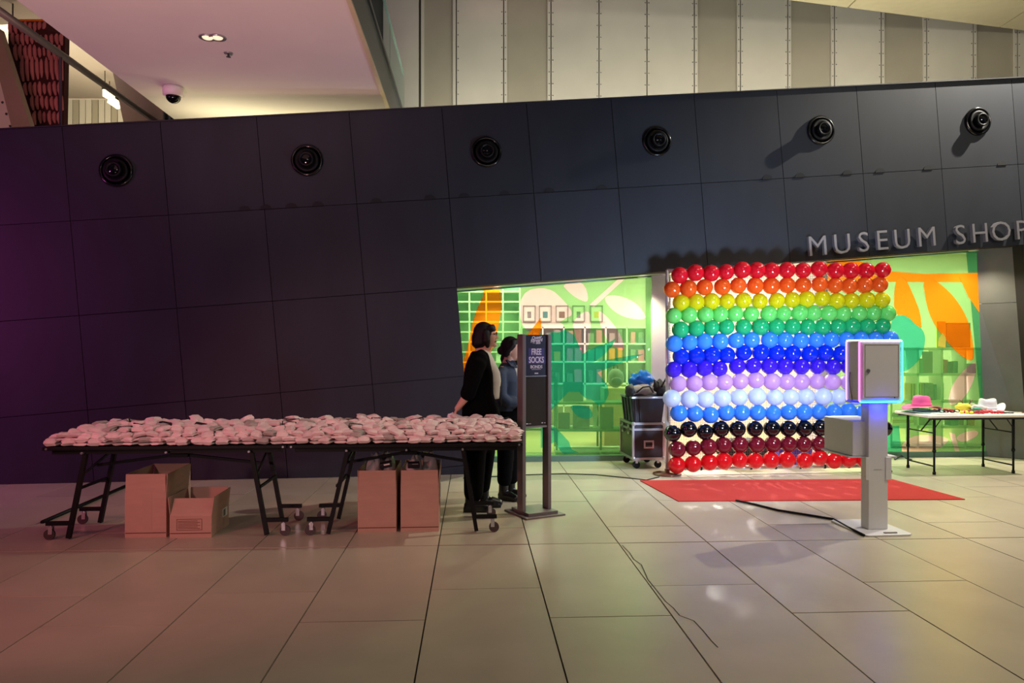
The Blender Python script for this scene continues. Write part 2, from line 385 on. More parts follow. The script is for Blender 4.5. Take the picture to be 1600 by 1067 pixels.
# ---- riveted zinc wall above and behind
ZP = lambda px, py=100: G(px, py, 12.5/(1-.04*(px-CX)/F))
zx = [598, 655, 713, 787, 861, 936, 1011, 1085, 1157, 1231, 1304, 1377, 1448, 1521, 1590, 1664, 1738]
zb = MB(); p0, p1 = ZP(560), ZP(1760)
zb.prism([Vector((p0.x, p0.y+.05, 3.2)), Vector((p1.x, p1.y+.05, 3.2)), Vector((p1.x, p1.y+.05, 9.5)), Vector((p0.x, p0.y+.05, 9.5))], (0, .2, 0))
zw = zb.build('wall_back', M['zincj']); tag(zw, kind='structure')
rv_m = MB(); darkp = {787, 1085, 1231, 1377, 1521, 655}
for i in range(len(zx)-1):
    a, b = ZP(zx[i]), ZP(zx[i+1]); d = (b-a).normalized(); g = .009
    wide = .03 if zx[i] == 655 else g
    pa, pb2 = a+d*wide, b-d*g; n = Vector((d.y, -d.x, 0))
    if zx[i] in darkp:      # flat recessed sheet between two raised edge strips
        for (q0, q1, dep, mm) in ((pa, pa+d*.05, 0, 'zincl'), (pa+d*.05, pb2-d*.05, .03, 'zincd'), (pb2-d*.05, pb2, 0, 'zincl')):
            q = [Vector((q0.x, q0.y, 3.3))-n*dep, Vector((q1.x, q1.y, 3.3))-n*dep, Vector((q1.x, q1.y, 9.4))-n*dep, Vector((q0.x, q0.y, 9.4))-n*dep]
            o = MB().prism(q, -n*(.05-dep)).build('edge_strip' if mm == 'zincl' else 'zinc_panel', M[mm], zw); o.location = -zw.location
    else:
        q = [Vector((pa.x, pa.y, 3.3)), Vector((pb2.x, pb2.y, 3.3)), Vector((pb2.x, pb2.y, 9.4)), Vector((pa.x, pa.y, 9.4))]
        o = MB().prism(q, -n*.05).build('zinc_panel', M['zincl'], zw); o.location = -zw.location
    if zx[i] >= 713:
        for k in range(20):
            for q in (pa+d*.022, pb2-d*.022):
                rv_m.lathe([(.010, 0), (.008, .005), (0, .006)], Vector((q.x, q.y, 4.6+k*.2)), 6, n)
o = rv_m.build('rivets', M['dsteel'], zw); o.location = -zw.location; tag(o, kind='stuff')

# ---- canopy slab, upper right (underside joints are real gaps between sheets)
zc = 7.0
def on_z(px, py, z): return G(px, py, (z-H)*F/(HZ-py))
c0, c1 = on_z(1225, -4, zc), on_z(1640, 50, zc); cd = (c1-c0).normalized(); cn = Vector((cd.y, -cd.x, 0))
cs = MB().prism([c0-cd*3-cn*.0, c1+cd*4, c1+cd*4+cn*5, c0-cd*3+cn*5], (0, 0, .35))
csl = cs.build('ceiling_canopy', M['slab']); tag(csl, kind='structure')
jt = [-3] + [ (on_z(x, y, zc)-c0).dot(cd) for x, y in ((1325, 9), (1560, 41)) ] + [(c1-c0).length+4]
dj = (on_z(1600, 15, zc)-on_z(1560, 41, zc)).normalized()
for a, b in zip(jt, jt[1:]):
    q = [c0+cd*(a+.012), c0+cd*(b-.012), c0+cd*(b-.012)+dj*5, c0+cd*(a+.012)+dj*5]
    o = MB().prism([p-Vector((0, 0, .03)) for p in q], (0, 0, .029)).build('sheet', M['slab'], csl); o.location = -csl.location

# ---- pink-lit bridge ceiling on the left, with balustrade
def LAT(o_, d_, z): return -g1*o_*1.0 + g2*d_ + Vector((0, 0, z))
cb = MB().prism([LAT(4.15, -1, 4.7), LAT(1.146, -1, 4.7), LAT(1.146, 12.4, 4.7), LAT(4.15, 12.4, 4.7)], (0, 0, .1))
ceil = cb.build('ceiling', M['soffit']); tag(ceil, kind='structure')
fa = MB().prism([LAT(1.146, -1, 4.69), LAT(1.146, 12.4, 4.69), LAT(1.146, 12.4, 5.2), LAT(1.146, -1, 5.2)], g1*.03)
o = fa.build('trim_2', M['dsteel']); tag(o, kind='structure')
o = MB().prism([LAT(1.150, -1, 4.675), LAT(1.150, 12.4, 4.675), LAT(1.150, 12.4, 4.70), LAT(1.150, -1, 4.70)], g1*.045).build('trim_3', M['slab']); tag(o, kind='structure')
rail = thing('glass_balustrade', 'clear glass balustrade along the right edge of the bridge over the dark wall', 'balustrade', LAT(1.13, 8, 5.2))
lg = film('clear_glass', (.80, .90, .86), .03)
for k in range(6):
    q = [LAT(1.13, k*2+.02, 5.1), LAT(1.13, k*2+1.98, 5.1), LAT(1.13, k*2+1.98, 5.9), LAT(1.13, k*2+.02, 5.9)]
    MB().prism([p-LAT(1.13, 8, 5.2) for p in q], g1*.015).build('glass_pane', lg, rail)
MB().bar(LAT(1.13, 0, 5.93)-LAT(1.13, 8, 5.2), LAT(1.13, 12, 5.93)-LAT(1.13, 8, 5.2), .03, .03).build('handrail', M['glassedge'], rail)
MB().bar(LAT(1.11, 0, 5.22)-LAT(1.13, 8, 5.2), LAT(1.11, 12, 5.22)-LAT(1.13, 8, 5.2), .03, .05).build('bottom_channel', M['dsteel'], rail)

# ---- upper gallery seen past the bridge at far left
o = MB().b2(-16, -6.2, 17, 17.2, 3, 9).build('wall_left', M['offwhite']); tag(o, kind='structure'); wl = o
for k, px in enumerate(range(84, 200, 10)):
    a = G(px, 160, 16.96); o = MB().b2(a.x+.008, a.x+.139, 16.95, 17.0, 3.2, 7.2).build('wall_slat', M['zincl' if k % 3 else 'zincd'], wl); o.location = -wl.location
o = MB().b2(-16, -5.0, 8.5, 17, 7.25, 7.4).build('ceiling_gallery', M['soffit']); tag(o, kind='structure')
lt = thing('linear_light', 'bright zigzag linear light fitting under the gallery ceiling at upper left', 'ceiling light', G(176, 155, 15.6))
q0 = G(164, 145, 15.3)-lt.location; q1 = G(176, 152, 15.6)-lt.location; q2 = G(171, 155, 15.9)-lt.location; q3 = G(187, 166, 16.1)-lt.location
em_ = emit('light_diffuser', (255, 240, 185), 2.2); up_ = Vector((0, 0, .1))
for p_, q_ in ((q0, q1), (q2, q3)):
    MB().bar(p_, q_, .1, .14).build('diffuser', em_, lt); MB().bar(p_+up_, q_+up_, .14, .05).build('housing', M['black'], lt)
    MB().tube(p_+up_, Vector((p_.x, p_.y, 7.25-lt.location.z)), .008).build('suspension_rod', M['black'], lt)
# leaning clad column
cl = MB().prism([G(-22, 40, 11), G(-2, 44, 11), G(50, 206, 11), G(20, 206, 11)], (0, .12, 0)).build('wall_column', M['tancol']); tag(cl, kind='structure')
wp = MB().prism([G(-30, 90, 11.3), G(-5, 90, 11.3), G(24, 206, 11.3), G(-30, 206, 11.3)], (0, .2, 0)).build('wall_column_side', M['offwhite']); tag(wp, kind='structure')
bo = MB()
for (x, y) in ((4, 160), (10, 178), (16, 197)): bo.lathe([(.02, 0), (.015, .012), (0, .014)], G(x, y, 11.29), 8, (0, -1, 0))
o = bo.build('bolts', M['dsteel'], wp); o.location = -wp.location; tag(o, kind='stuff')
# stair flank and curved dark posts
sf = MB().prism([G(176, 112, 12.6), G(288, 192, 12.0), G(288, 206, 12.0), G(196, 206, 12.6)], (.02, .1, 0)).build('wall_stair', M['tancol']); tag(sf, kind='structure')
hb = thing('stair_handrail', 'grey metal handrail sloping over the gallery at upper left', 'handrail', LAT(5.2, 11, 4.4))
zr = 1.55+.708*5.2
MB().tube(LAT(5.2, 4.5, zr)-hb.location, LAT(5.2, 13, zr)-hb.location, .045, 12).build('rail', M['grey'], hb)
for d_ in (9.6, 12.4):
    MB().bar(LAT(5.2, d_, zr-1.2)-hb.location, LAT(5.2, d_, zr)-hb.location, .02, .03).build('post', M['dsteel'], hb)
bp = thing('bollard_post', 'dark round post behind the wall top at the foot of the handrail', 'post', G(264, 205, 11.5))
m = MB().tube((0, 0, 0), (0, 0, .27), .085, 16).lathe([(.085, .27), (.07, .3), (0, .31)], (0, 0, 0), 16); m.build('post_body', M['gloss'], bp)
MB().bar((-.03, -.1, 0), (-.03, -.1, .28), .03, .02).bar((.05, -.09, 0), (.05, -.09, .28), .03, .02).build('clamp', M['steel'], bp)
# woven hanging panel
wv = thing('woven_hanging', 'tall maroon hanging panel of pink woven loops at upper left', 'wall hanging', G(58, 205, 12.3))
bx = MB().prism([G(13, 33, 12.35)-wv.location, G(75, 34, 12.35)-wv.location, G(102, 54, 12.2)-wv.location, G(99, 206, 12.2)-wv.location, G(48, 206, 12.35)-wv.location, G(13, 80, 12.35)-wv.location], (0, .12, 0)).build('backing', M['maroon'], wv)
rows = [(34, 52), (52, 70), (70, 94), (88, 126), (128, 150), (150, 172), (173, 194)]
for r, (y0, y1) in enumerate(rows):
    for k in range(11):
        x = 17+k*7.6+(r % 2)*3.4; xl = 13+max(0, (y1-78))*.30
        if x < xl+2 or x > 97: continue
        if y0 < 50 and x > 74+(y0-34)*1.3: continue
        dd = 12.31 if x < 70 else 12.31-.16*(x-70)/27
        a = G(x, y0+random.uniform(0, 3), dd)-wv.location; b = G(x+random.uniform(0, 2), y1-random.uniform(0, 3), dd)-wv.location
        MB().chain([a, mix(a, b, .3)+Vector((0, -.02, 0)), mix(a, b, .7)+Vector((0, -.02, 0)), b], [.02, .032, .032, .02], 8).build('woven_loop', M['pinkweave'], wv)
MB().bar(G(14, 32, 12.3)-wv.location, G(76, 32, 12.3)-wv.location, .03, .03).build('top_rail', M['orange'], wv)
for px in (20, 66):
    q = G(px, 32, 12.3); MB().tube(q-wv.location, Vector((q.x, q.y, 7.25))-wv.location, .012).build('hanging_rod', M['dsteel'], wv)

# ================================================================== SHOP FRONT AND SHOP
g_t = Vector((1, .074, 0)).normalized(); g_n = Vector((g_t.y, -g_t.x, 0)); G0 = Vector((0, 9.93, 0))
def gl2(px, py):
    p = on_glass(px, py)-G0; return (p.dot(g_t), p.z)
def gl3(s_, z_, out=0): return G0+g_t*s_+Vector((0, 0, z_))+g_n*out
FG = film('film_green', (.40, .85, .36)); FT = film('film_teal', (.08, .62, .36), .2); FO = film('film_orange', (1.0, .40, .02), .22)
FC = film('film_clear', (.92, .84, .80), .06); FY = film('film_yellow', (.93, .93, .35), .12); FD = film('film_edge', (.10, .42, .20), .3)
def smooth_poly(pts, it=2):
    for _ in range(it):
        out = []
        for i in range(len(pts)):
            p, q, r = pts[i-1], pts[i], pts[(i+1) % len(pts)]
            out += [(q[0]*.75+p[0]*.25, q[1]*.75+p[1]*.25), (q[0]*.75+r[0]*.25, q[1]*.75+r[1]*.25)]
        pts = out
    return pts
def window(name, outline, shapes):
    win = MB()
    polys = [[gl2(*p) for p in outline]]
    for nm, mt, pts, sm in shapes:
        pp = smooth_poly(pts, 2) if sm else pts
        polys.append([gl2(*p) for p in pp])
    vs = []; fs = []
    for P in polys:
        if sum(P[i][0]*P[(i+1) % len(P)][1]-P[(i+1) % len(P)][0]*P[i][1] for i in range(len(P))) < 0: P = P[::-1]
        fs.append(list(range(len(vs), len(vs)+len(P)))); vs += [Vector(p) for p in P]
    V, E, Fc, ov, oe, of = delaunay_2d_cdt(vs, [], fs, 1, 1e-5)
    groups = {}
    for f, src in zip(Fc, of):
        if 0 not in src: continue
        groups.setdefault(max(src), []).append(f)
    # frame: bottom rail, top line, sides
    bl, br = outline[0], outline[1]
    root = MB()
    lo = [gl2(*p) for p in outline]; x0 = min(p[0] for p in lo); x1 = max(p[0] for p in lo)
    root.prism([gl3(x0, .0, .03), gl3(x1, .0, .03), gl3(x1, .075, .03), gl3(x0, .075, .03)], -g_n*.08)
    tp = sorted([p for p in lo if p[1] > 1.5])
    root.prism([gl3(tp[0][0], tp[0][1]-.015, .03), gl3(tp[-1][0], tp[-1][1]-.015, .03), gl3(tp[-1][0], tp[-1][1]+.025, .03), gl3(tp[0][0], tp[0][1]+.025, .03)], -g_n*.08)
    ro = root.build(name, M['fframe']); tag(ro, kind='structure')
    names = [('glass_pane', FG)]+[(n, m) for n, m, _, _ in shapes]
    for gi, tris in groups.items():
        used = sorted({i for t in tris for i in t}); mp = {u: k for k, u in enumerate(used)}; n = len(used)
        vv = [gl3(V[u].x, V[u].y, .004) for u in used]+[gl3(V[u].x, V[u].y, -.004) for u in used]
        ff = [tuple(mp[i] for i in t) for t in tris]+[tuple(n+mp[i] for i in reversed(t)) for t in tris]
        cnt = {}
        for t in tris:
            for i in range(3): cnt[frozenset((t[i], t[(i+1) % 3]))] = cnt.get(frozenset((t[i], t[(i+1) % 3])), 0)+1
        for t in tris:
            for i in range(3):
                a, b = t[i], t[(i+1) % 3]
                if cnt[frozenset((a, b))] == 1: ff.append((mp[a], n+mp[a], n+mp[b], mp[b]))
        m = MB().add(vv, ff); o = m.build(names[gi][0], names[gi][1], ro); o.location = -ro.location
        if gi: tag(o, {'film_leaf': 'leaf shape cut in coloured window film', 'film_dinosaur': 'teal horned dinosaur shape in window film', 'film_band': 'coloured band of window film'}.get(names[gi][0], None))
    return ro
M['fframe'] = mat('shopfront_frame', (96, 128, 112), .4, .4)
LW = [(690, 723), (1017, 717.5), (1017, 431), (690, 456.6)]
window('window_1', LW, [
    ('film_leaf', FC, [(811, 456), (857, 447), (885, 473), (897, 492), (880, 498), (862, 517), (814, 520)], 1),
    ('film_leaf', FC, [(877, 444), (912, 437), (922, 474), (902, 467), (887, 455)], 1),
    ('film_stem', FC, [(970, 432), (978, 434), (928, 480), (921, 476)], 0),
    ('film_leaf', FC, [(941, 464), (962, 460), (990, 470), (1005, 486), (1011, 500), (978, 497), (955, 484)], 1),
    ('film_leaf', FC, [(933, 481), (953, 499), (971, 524), (978, 551), (953, 539), (938, 511)], 1),
    ('film_leaf', FC, [(893, 501), (921, 481), (924, 509), (918, 552), (906, 552), (899, 524)], 1),
    ('film_leaf', FC, [(838, 502), (862, 497), (884, 508), (880, 524), (850, 524), (836, 520)], 1),
    ('film_leaf', FO, [(752, 440), (780, 438), (784, 476), (780, 508), (770, 545), (750, 590), (735, 625), (722, 612), (720, 575), (732, 540), (737, 508), (746, 480), (757, 460)], 1),
    ('film_leaf', FO, [(845, 496), (846, 512), (842, 527), (822, 526)], 0),
    ('film_leaf', FY, [(735, 560), (752, 545), (748, 610), (733, 650), (724, 640)], 1),
    ('film_dinosaur', FT, [(690, 640), (800, 560), (862, 519), (874, 519), (882, 515), (890, 519), (897, 524), (902, 534), (910, 553), (933, 541), (952, 535), (962, 529), (956, 541), (945, 553), (928, 566), (970, 558), (1006, 553), (985, 562), (962, 570), (933, 582), (940, 590), (949, 602), (951, 615), (946, 628), (935, 634), (925, 624), (915, 622), (905, 612), (888, 612), (862, 640), (840, 660), (690, 690)], 0),
    ('film_dinosaur', FT, [(889, 632), (920, 634), (928, 650), (918, 655), (905, 652), (897, 645)], 1),
    ('film_dinosaur', FT, [(845, 660), (868, 668), (880, 680), (889, 690), (893, 702), (904, 707), (882, 710), (875, 704), (868, 690), (845, 700)], 0),
])
RW = [(1290, 715.5), (1541, 712.8), (1526, 391.2), (1290, 409.7)]
c8 = lambda L: [(1360+x/3.1375, 380+y/3.1375) for x, y in L]
c6 = lambda L: [(1360+x/4.85, 560+y/4.85) for x, y in L]
window('window_2', RW, [
    ('film_band', FD, c8([(468, 20), (540, 20), (600, 1070), (565, 1070)]), 0),
    ('film_band', FO, [(1285, 405), (1330, 404), (1392, 424), (1446, 428), (1532, 426), (1533, 441), (1285, 440)], 0),
    ('film_leaf', FO, c8([(125, 165), (170, 165), (222, 280), (250, 360), (249, 440), (195, 392), (125, 350), (113, 290)]), 1),
    ('film_leaf', FO, c8([(256, 165), (318, 180), (402, 250), (462, 340), (492, 420), (506, 520), (503, 585), (440, 552), (350, 455), (298, 372), (272, 290)]), 1),
    ('film_leaf', FO, c8([(435, 165), (548, 165), (546, 360), (480, 262)]), 0),
    ('film_shape', FY, c8([(330, 505), (335, 465), (355, 438), (372, 470), (368, 512)]), 0),
    ('film_tree', FT, c8([(95, 390), (125, 355), (160, 350), (195, 368), (215, 395), (255, 420), (272, 470), (250, 560), (200, 610), (165, 630), (95, 640)]), 1),
    ('film_leaf', FC, c8([(528, 565), (505, 690), (445, 780), (375, 800), (395, 700), (455, 620)]), 1),
    ('film_leaf', FC, c6([(228, 660), (300, 592), (420, 573), (610, 600), (560, 660), (480, 700), (320, 735), (245, 725)]), 1),
    ('film_stem', FC, c6([(595, 560), (640, 570), (690, 750), (655, 752)]), 0),
    ('film_leaf', FC, c6([(640, 600), (700, 560), (800, 540), (830, 570), (760, 620), (680, 635)]), 1),
    ('film_band', FT, c6([(130, 520), (215, 510), (235, 700), (245, 740), (130, 745)]), 0),
])
# doorway between the two windows: white jambs, lit head
dj1 = MB(); a = on_glass(1017, 600); b = on_glass(1046, 600)
dj1.prism([gl3((a-G0).dot(g_t), 0, .06), gl3((b-G0).dot(g_t), 0, .06), gl3((b-G0).dot(g_t), 2.52, .06), gl3((a-G0).dot(g_t), 2.52, .06)], -g_n*.35)
a2 = on_glass(1272, 600); c2 = on_glass(1290, 600)
dj1.prism([gl3((a2-G0).dot(g_t), 0, .06), gl3((c2-G0).dot(g_t), 0, .06), gl3((c2-G0).dot(g_t), 2.68, .06), gl3((a2-G0).dot(g_t), 2.68, .06)], -g_n*.35)
o = dj1.build('door_1', M['white']); tag(o, kind='structure')
# shop room
o = MB().b2(-2.6, 9.5, 14, 14.15, 0, 3.4).build('wall_shop_back', M['offwhite']); tag(o, kind='structure')
o = MB().b2(-2.75, -2.6, 9.75, 14.1, 0, 3.4).build('wall_shop_left', M['offwhite']); tag(o, kind='structure')
o = MB().b2(9.5, 9.65, 10.6, 14.1, 0, 3.4).build('wall_shop_right', M['offwhite']); tag(o, kind='structure')
o = MB().b2(-2.7, 9.6, 9.9, 14.1, 3.3, 3.4).build('ceiling_shop', M['white']); tag(o, kind='structure')
o = MB().b2(-2.6, 9.5, 10.75, 14.0, -.01, .004).build('floor_shop', M['wood']); tag(o, kind='structure')
# framed prints on the back wall
for k, px in enumerate((827, 852, 878, 904, 932)):
    c = G(px, 490, 13.97); t = thing('picture_frame', f'thin dark framed print on the shop back wall, {ordw(k)} from the left', 'picture', c, 0, 'framed prints in a row')
    m = MB()
    for q in ((-.11, 0, .012, .30), (.11, 0, .012, .30)): m.box((q[0], 0, 0), (.018, .03, .31))
    m.box((0, 0, .146), (.238, .03, .018)).box((0, 0, -.146), (.238, .03, .018)); m.build('frame', M['bagg'], t)
    MB().box((0, .012, 0), (.21, .008, .28)).build('print', M['offwhite'], t)
    MB().box((0, .004, -.02), (.07+.02*(k % 3), .008, .12)).build('motif', M[('book', 'teal', 'brown', 'book', 'amber')[k]], t)
# slat shelving on the left
sx0, sx1 = G(708, 500, 12.6).x, G(812, 500, 12.6).x
t = thing('slat_shelving', 'tall white slat shelving behind the left window', 'shelving', ((sx0+sx1)/2, 12.6, 0)); hw = (sx1-sx0)/2
for k in range(14): MB().b2(-hw, hw, -.14, .14, .25+k*.17, .275+k*.17).build('slat', M['white'], t)
for x in (-hw, -hw*.5, 0, hw*.5, hw): MB().b2(x-.012, x+.012, -.145, .145, 0, 2.6).build('upright', M['white'], t)
MB().b2(-hw, hw, .15, .17, 0, 2.6).build('back_panel', mat('shelf_back', (120, 190, 150), .6), t)
rnd = random.Random(3)
for k in range(12):
    lv = (k // 3); x = -hw*.8+(k % 3)*hw*.62; z = .275+[1, 4, 6, 7][lv]*.17
    o = MB().box((0, 0, .065), (rnd.uniform(.14, .24), .16, .13)).build('boxed_goods', M[('teal', 'book', 'amber', 'white', 'brown')[k % 5]], None, .004, (t.location.x+x, 12.56, z))
    tag(o, f'small boxed goods on the white slat shelving, shelf {("one", "two", "three", "four")[lv]} up, {ordw(k % 3)} across', 'box', 'boxed goods on slat shelving')
# bookcase along the back wall
bx0, bx1 = G(815, 500, 13.7).x, G(1010, 500, 13.7).x
t = thing('bookcase', 'long low white bookcase against the shop back wall', 'bookcase', ((bx0+bx1)/2, 13.7, 0)); hw = (bx1-bx0)/2
for z in (.05, .45, .85, 1.25, 1.58, 1.88): MB().b2(-hw, hw, -.17, .17, z, z+.03).build('shelf', M['white'], t)
for k in range(7): x = -hw+k*hw/3; MB().b2(x-.013, x+.013, -.17, .17, 0, 1.91).build('divider', M['white'], t)
MB().b2(-hw, hw, .17, .2, 0, 1.95).build('back_board', M['offwhite'], t)
n = 0
for lv, z in ((3, 1.28), (4, 1.61), (2, .88)):
    for k in range(6):
        x = t.location.x-hw+(k+.5)*hw/3
        for j in range(2):
            hgt = rnd.uniform(.17, .25)
            o = MB().box((0, 0, hgt/2), (rnd.uniform(.07, .13), .16, hgt)).build('book', M[('book', 'orange', 'pink', 'teal', 'brown', 'bagg')[rnd.randrange(6)]], None, .003, (x-.08+j*.15, 13.62, z))
            tag(o, f'upright book in the white bookcase, {("", "", "middle", "second", "top")[lv]} shelf, bay {("one","two","three","four","five","six")[k]}, {("left","right")[j]} of two', 'book', 'books in the low bookcase')
# display stand near the glass
p = G(905, 700, 10.75); t = thing('display_stand', 'green framed metal display stand with two shelves behind the left window', 'display stand', (p.x, 10.75, 0))
gm = mat('stand_metal', (60, 120, 84), .4, .3)
for x in (-.34, .29, .85):
    for y in (-.2, .2): MB().b2(x-.015, x+.015, y-.015, y+.015, 0, 1.1 if x < 0 else .74).build('post', gm, t)
for z in (.335, .72): MB().b2(-.36, .87, -.22, .22, z, z+.03).build('shelf', gm, t)
MB().b2(-.36, .87, -.22, .22, .04, .07).build('base_shelf', M['offwhite'], t)
def onst(name, px0, px1, py0, py1, mt, label, cat, lean=0, dep=.08, d=10.68):
    a = G(px0, py1, d); b = G(px1, py0, d); zb_ = min((.07, .365, .75), key=lambda z: abs(z-a.z)); h_ = b.z-zb_
    return tag(MB().box((0, math.sin(lean)*h_/2, h_/2*math.cos(lean)), (b.x-a.x, dep, h_), rotm(-lean)).build(name, M[mt], None, .004, ((a.x+b.x)/2, d, zb_+.002+math.sin(abs(lean))*dep/2)), label, cat)
onst('framed_board', 880, 911, 597, 626, 'teal', 'dark teal board leaning on the top shelf of the green stand', 'board', .12, .02)
onst('gift_box', 872, 890, 645, 663, 'tub', 'dark boxed game on the lower shelf of the green stand', 'box')
onst('gift_box', 895, 921, 634, 664, 'book', 'wide grey boxed book on the lower shelf of the green stand', 'box')
onst('gift_box', 938, 958, 636, 664, 'teal', 'tall teal boxed book beside the white figure on the stand', 'box')
vs_ = thing('figurine', 'slim white figurine standing between boxes on the green stand', 'figurine', (G(930, 660, 10.66).x, 10.66, .366))
MB().lathe([(.05, 0), (.045, .02), (.02, .05), (.03, .14), (.045, .22), (.03, .29), (.02, .31)], (0, 0, 0), 14).build('figure_body', M['white'], vs_)
MB().ell((0, 0, .345), (.04, .04, .045)).build('head', M['white'], vs_)
# plinth with plush bag
p = G(972, 700, 11.6); o = MB().box((0, 0, .45), (.62, .5, .9)).build('plinth', M['wood'], None, .005, (p.x, 11.6, .004)); tag(o, 'pale square plinth behind the left window', 'plinth')
t = thing('backpack', 'small dark patterned backpack on the pale plinth in the shop', 'backpack', (G(962, 600, 11.5).x, 11.5, .906))
MB().ell((0, 0, .15), (.13, .1, .15)).build('bag_body', M['book'], t); MB().ell((0, -.09, .1), (.09, .04, .07)).build('front_pocket', M['tub'], t)
MB().path([(-.03, 0, .29), (-.03, 0, .34), (.03, 0, .34), (.03, 0, .29)], .008).build('handle', M['tub'], t)
# cube shelf behind the right window
xs = [G(x, 600, 11.4).x for x in (1384, 1425, 1462, 1498, 1523)]; t = thing('cube_shelf', 'white open cube shelf behind the right window', 'shelf', (0, 11.4, 0)); t.location.x = xs[2]
zs = [.05, .325, .71, 1.12, 1.51]
for z in zs: MB().b2(xs[0]-xs[2], xs[-1]-xs[2], -.17, .17, z-.02, z+.02).build('shelf_board', M['white'], t)
for x in xs: MB().b2(x-xs[2]-.016, x-xs[2]+.016, -.17, .17, 0, 1.53).build('divider', M['white'], t)
def item(name, px0, px1, py0, mt, lv, label, cat, dep=.16, lean=0, group=None):
    d = 11.33; a = G(px0, 600, d); b = G(px1, py0, d); zb_ = zs[lv]+.021; h_ = b.z-zb_
    o = MB().box((math.sin(lean)*h_/2, 0, h_/2+abs(math.sin(lean))*(b.x-a.x)/2), (b.x-a.x, dep, h_), rotm(0, lean)).build(name, M[mt], None, .004, ((a.x+b.x)/2, d, zb_))
    return tag(o, label, cat, group)
t2 = thing('striped_box', 'amber and brown striped box on the second shelf of the cube shelf', 'box', ((G(1428, 610, 11.33)).x, 11.33, zs[2]+.021))
MB().box((0, 0, .125), (.2, .16, .25)).build('box_body', M['amber'], t2)
for k in range(5): MB().box((-.08+k*.04, -.081, .125), (.014, .004, .25)).build('stripe', M['brown'], t2)
item('patterned_box', 1440, 1454, 598, 'book', 2, 'grey patterned box right of the striped box', 'box')
item('slim_book', 1455, 1459, 600, 'teal', 2, 'slim teal book upright at the end of the striped box row', 'book')
item('slim_book', 1465, 1470, 598, 'book', 2, 'slim grey book beside the second white divider', 'book')
item('red_book', 1465, 1474, 562, 'red', 3, 'red book leaning on the upper cube shelf', 'book', .18, .12)
item('dark_book', 1478, 1483, 565, 'tub', 3, 'dark book leaning beside the red book on the cube shelf', 'book', .18, .12)
item('teal_folder', 1487, 1496, 564, 'teal', 3, 'teal folder standing upright right of the dark book', 'folder', .03)
item('magazine', 1441, 1457, 549, 'bagg', 3, 'patterned magazine facing out on the upper cube shelf', 'magazine', .02)
item('green_box', 1428, 1438, 560, 'green', 3, 'green box left of the patterned magazine', 'box')
item('brown_book', 1514, 1520, 568, 'brown', 3, 'brown book at the right end of the upper cube shelf', 'book')
item('floral_box', 1430, 1452, 648, 'book', 1, 'black and white floral box on the lower cube shelf', 'box')
item('teal_book', 1480, 1493, 649, 'teal', 1, 'teal book on the lower cube shelf', 'book')
item('dark_box', 1500, 1507, 650, 'brown', 1, 'dark brown box on the lower cube shelf right bay', 'box')
item('orange_box', 1511, 1518, 650, 'orange', 1, 'orange box at the right end of the lower cube shelf', 'box')
for k in range(4):
    o = MB().box((0, 0, .022), (.34-.012*k, .26, .044)).build('folded_shirt', M[('white', 'wood', 'offwhite', 'bagg')[k]], None, .012, (G(1404, 650, 11.33).x, 11.33, zs[1]+.021+k*.0445))
    tag(o, f'folded pale cloth in the lower cube shelf stack, {ordw(k)} from the bottom', 'folded cloth', 'folded cloths stack')
a = G(1473, 520, 11.3); o = MB().box((0, 0, .2), (.14, .02, .40)).build('poster_card', M['yellow'], None, 0, (a.x, 11.35, 1.531)); tag(o, 'tall yellow card standing on top of the cube shelf', 'card')
t = thing('pin_board', 'wide framed board on top of the cube shelf at the right', 'board', (G(1501, 520, 11.3).x, 11.38, 1.531))
MB().box((0, 0, .19), (.34, .015, .36)).build('board_face', M['bagg'], t)
MB().box((0, 0, .01), (.38, .03, .02)).box((0, 0, .37), (.38, .03, .02)).box((-.18, 0, .19), (.02, .03, .36)).box((.18, 0, .19), (.02, .03, .36)).build('frame', M['brown'], t)

# ================================================================== WALL LAMPS, LETTERS, CEILING FITTINGS
for k, (px, py) in enumerate(((182, 267), (480, 251), (760, 238), (1026, 221), (1282, 204), (1527, 190))):
    c = on_wall(px, py)
    t = thing('wall_spotlight', f'round black wall spotlight on the dark wall, {ordw(k)} of six from the left', 'wall light', c, 0, 'round spotlights along the dark wall')
    MB().lathe([(.185, .001), (.185, .02), (.165, .035), (.15, .02), (.15, .012), (0, .012)], (0, 0, 0), 40, w_n).build('flange', M['gloss'], t)
    MB().lathe([(.135, .012), (.135, .04), (.128, .046), (.105, .046), (.09, .035), (.05, .035)], (0, 0, 0), 36, w_n).build('collar', M['black'], t)
    tl_ = MB().lathe([(.085, .035), (.085, .10), (.079, .108), (.066, .108), (.06, .09), (0, .09)], (0, 0, 0), 32, w_n).build('snout', M['black'], t)
    MB().lathe([(.058, .091), (.05, .098), (0, .102)], (0, 0, 0), 24, w_n).build('lens', M['lens'], tl_)
sg = thing('shop_sign', 'raised grey metal letters MUSEUM SHOP along the dark wall edge', 'sign', on_wall(1430, 385))
Rw = Matrix((e_s, e_z, w_n)).transposed()
for ch, px, py in (('M', 1273.5, 386.6), ('U', 1311.6, 383.5), ('S', 1344.8, 380.7), ('E', 1373.3, 378), ('U', 1404.8, 376), ('M', 1443, 372.5), ('S', 1495, 369.4), ('H', 1525.5, 366.6), ('O', 1558.5, 364), ('P', 1590, 362)):
    vs, fs = text_mesh(ch, .365, .05, -.002, 0, 'CENTER', 1.02)
    c = on_wall(px, py)-sg.location
    RR = Rw @ Matrix.Rotation(TH, 3, 'Z')
    MB().add([c+w_n*.045+RR @ v for v in vs], fs).build('letter', M['letter'], sg)
MB().tube(w_n*.0+Vector((0, 0, 0)), w_n*.02, .01).build('fixing_pin', M['dsteel'], sg)
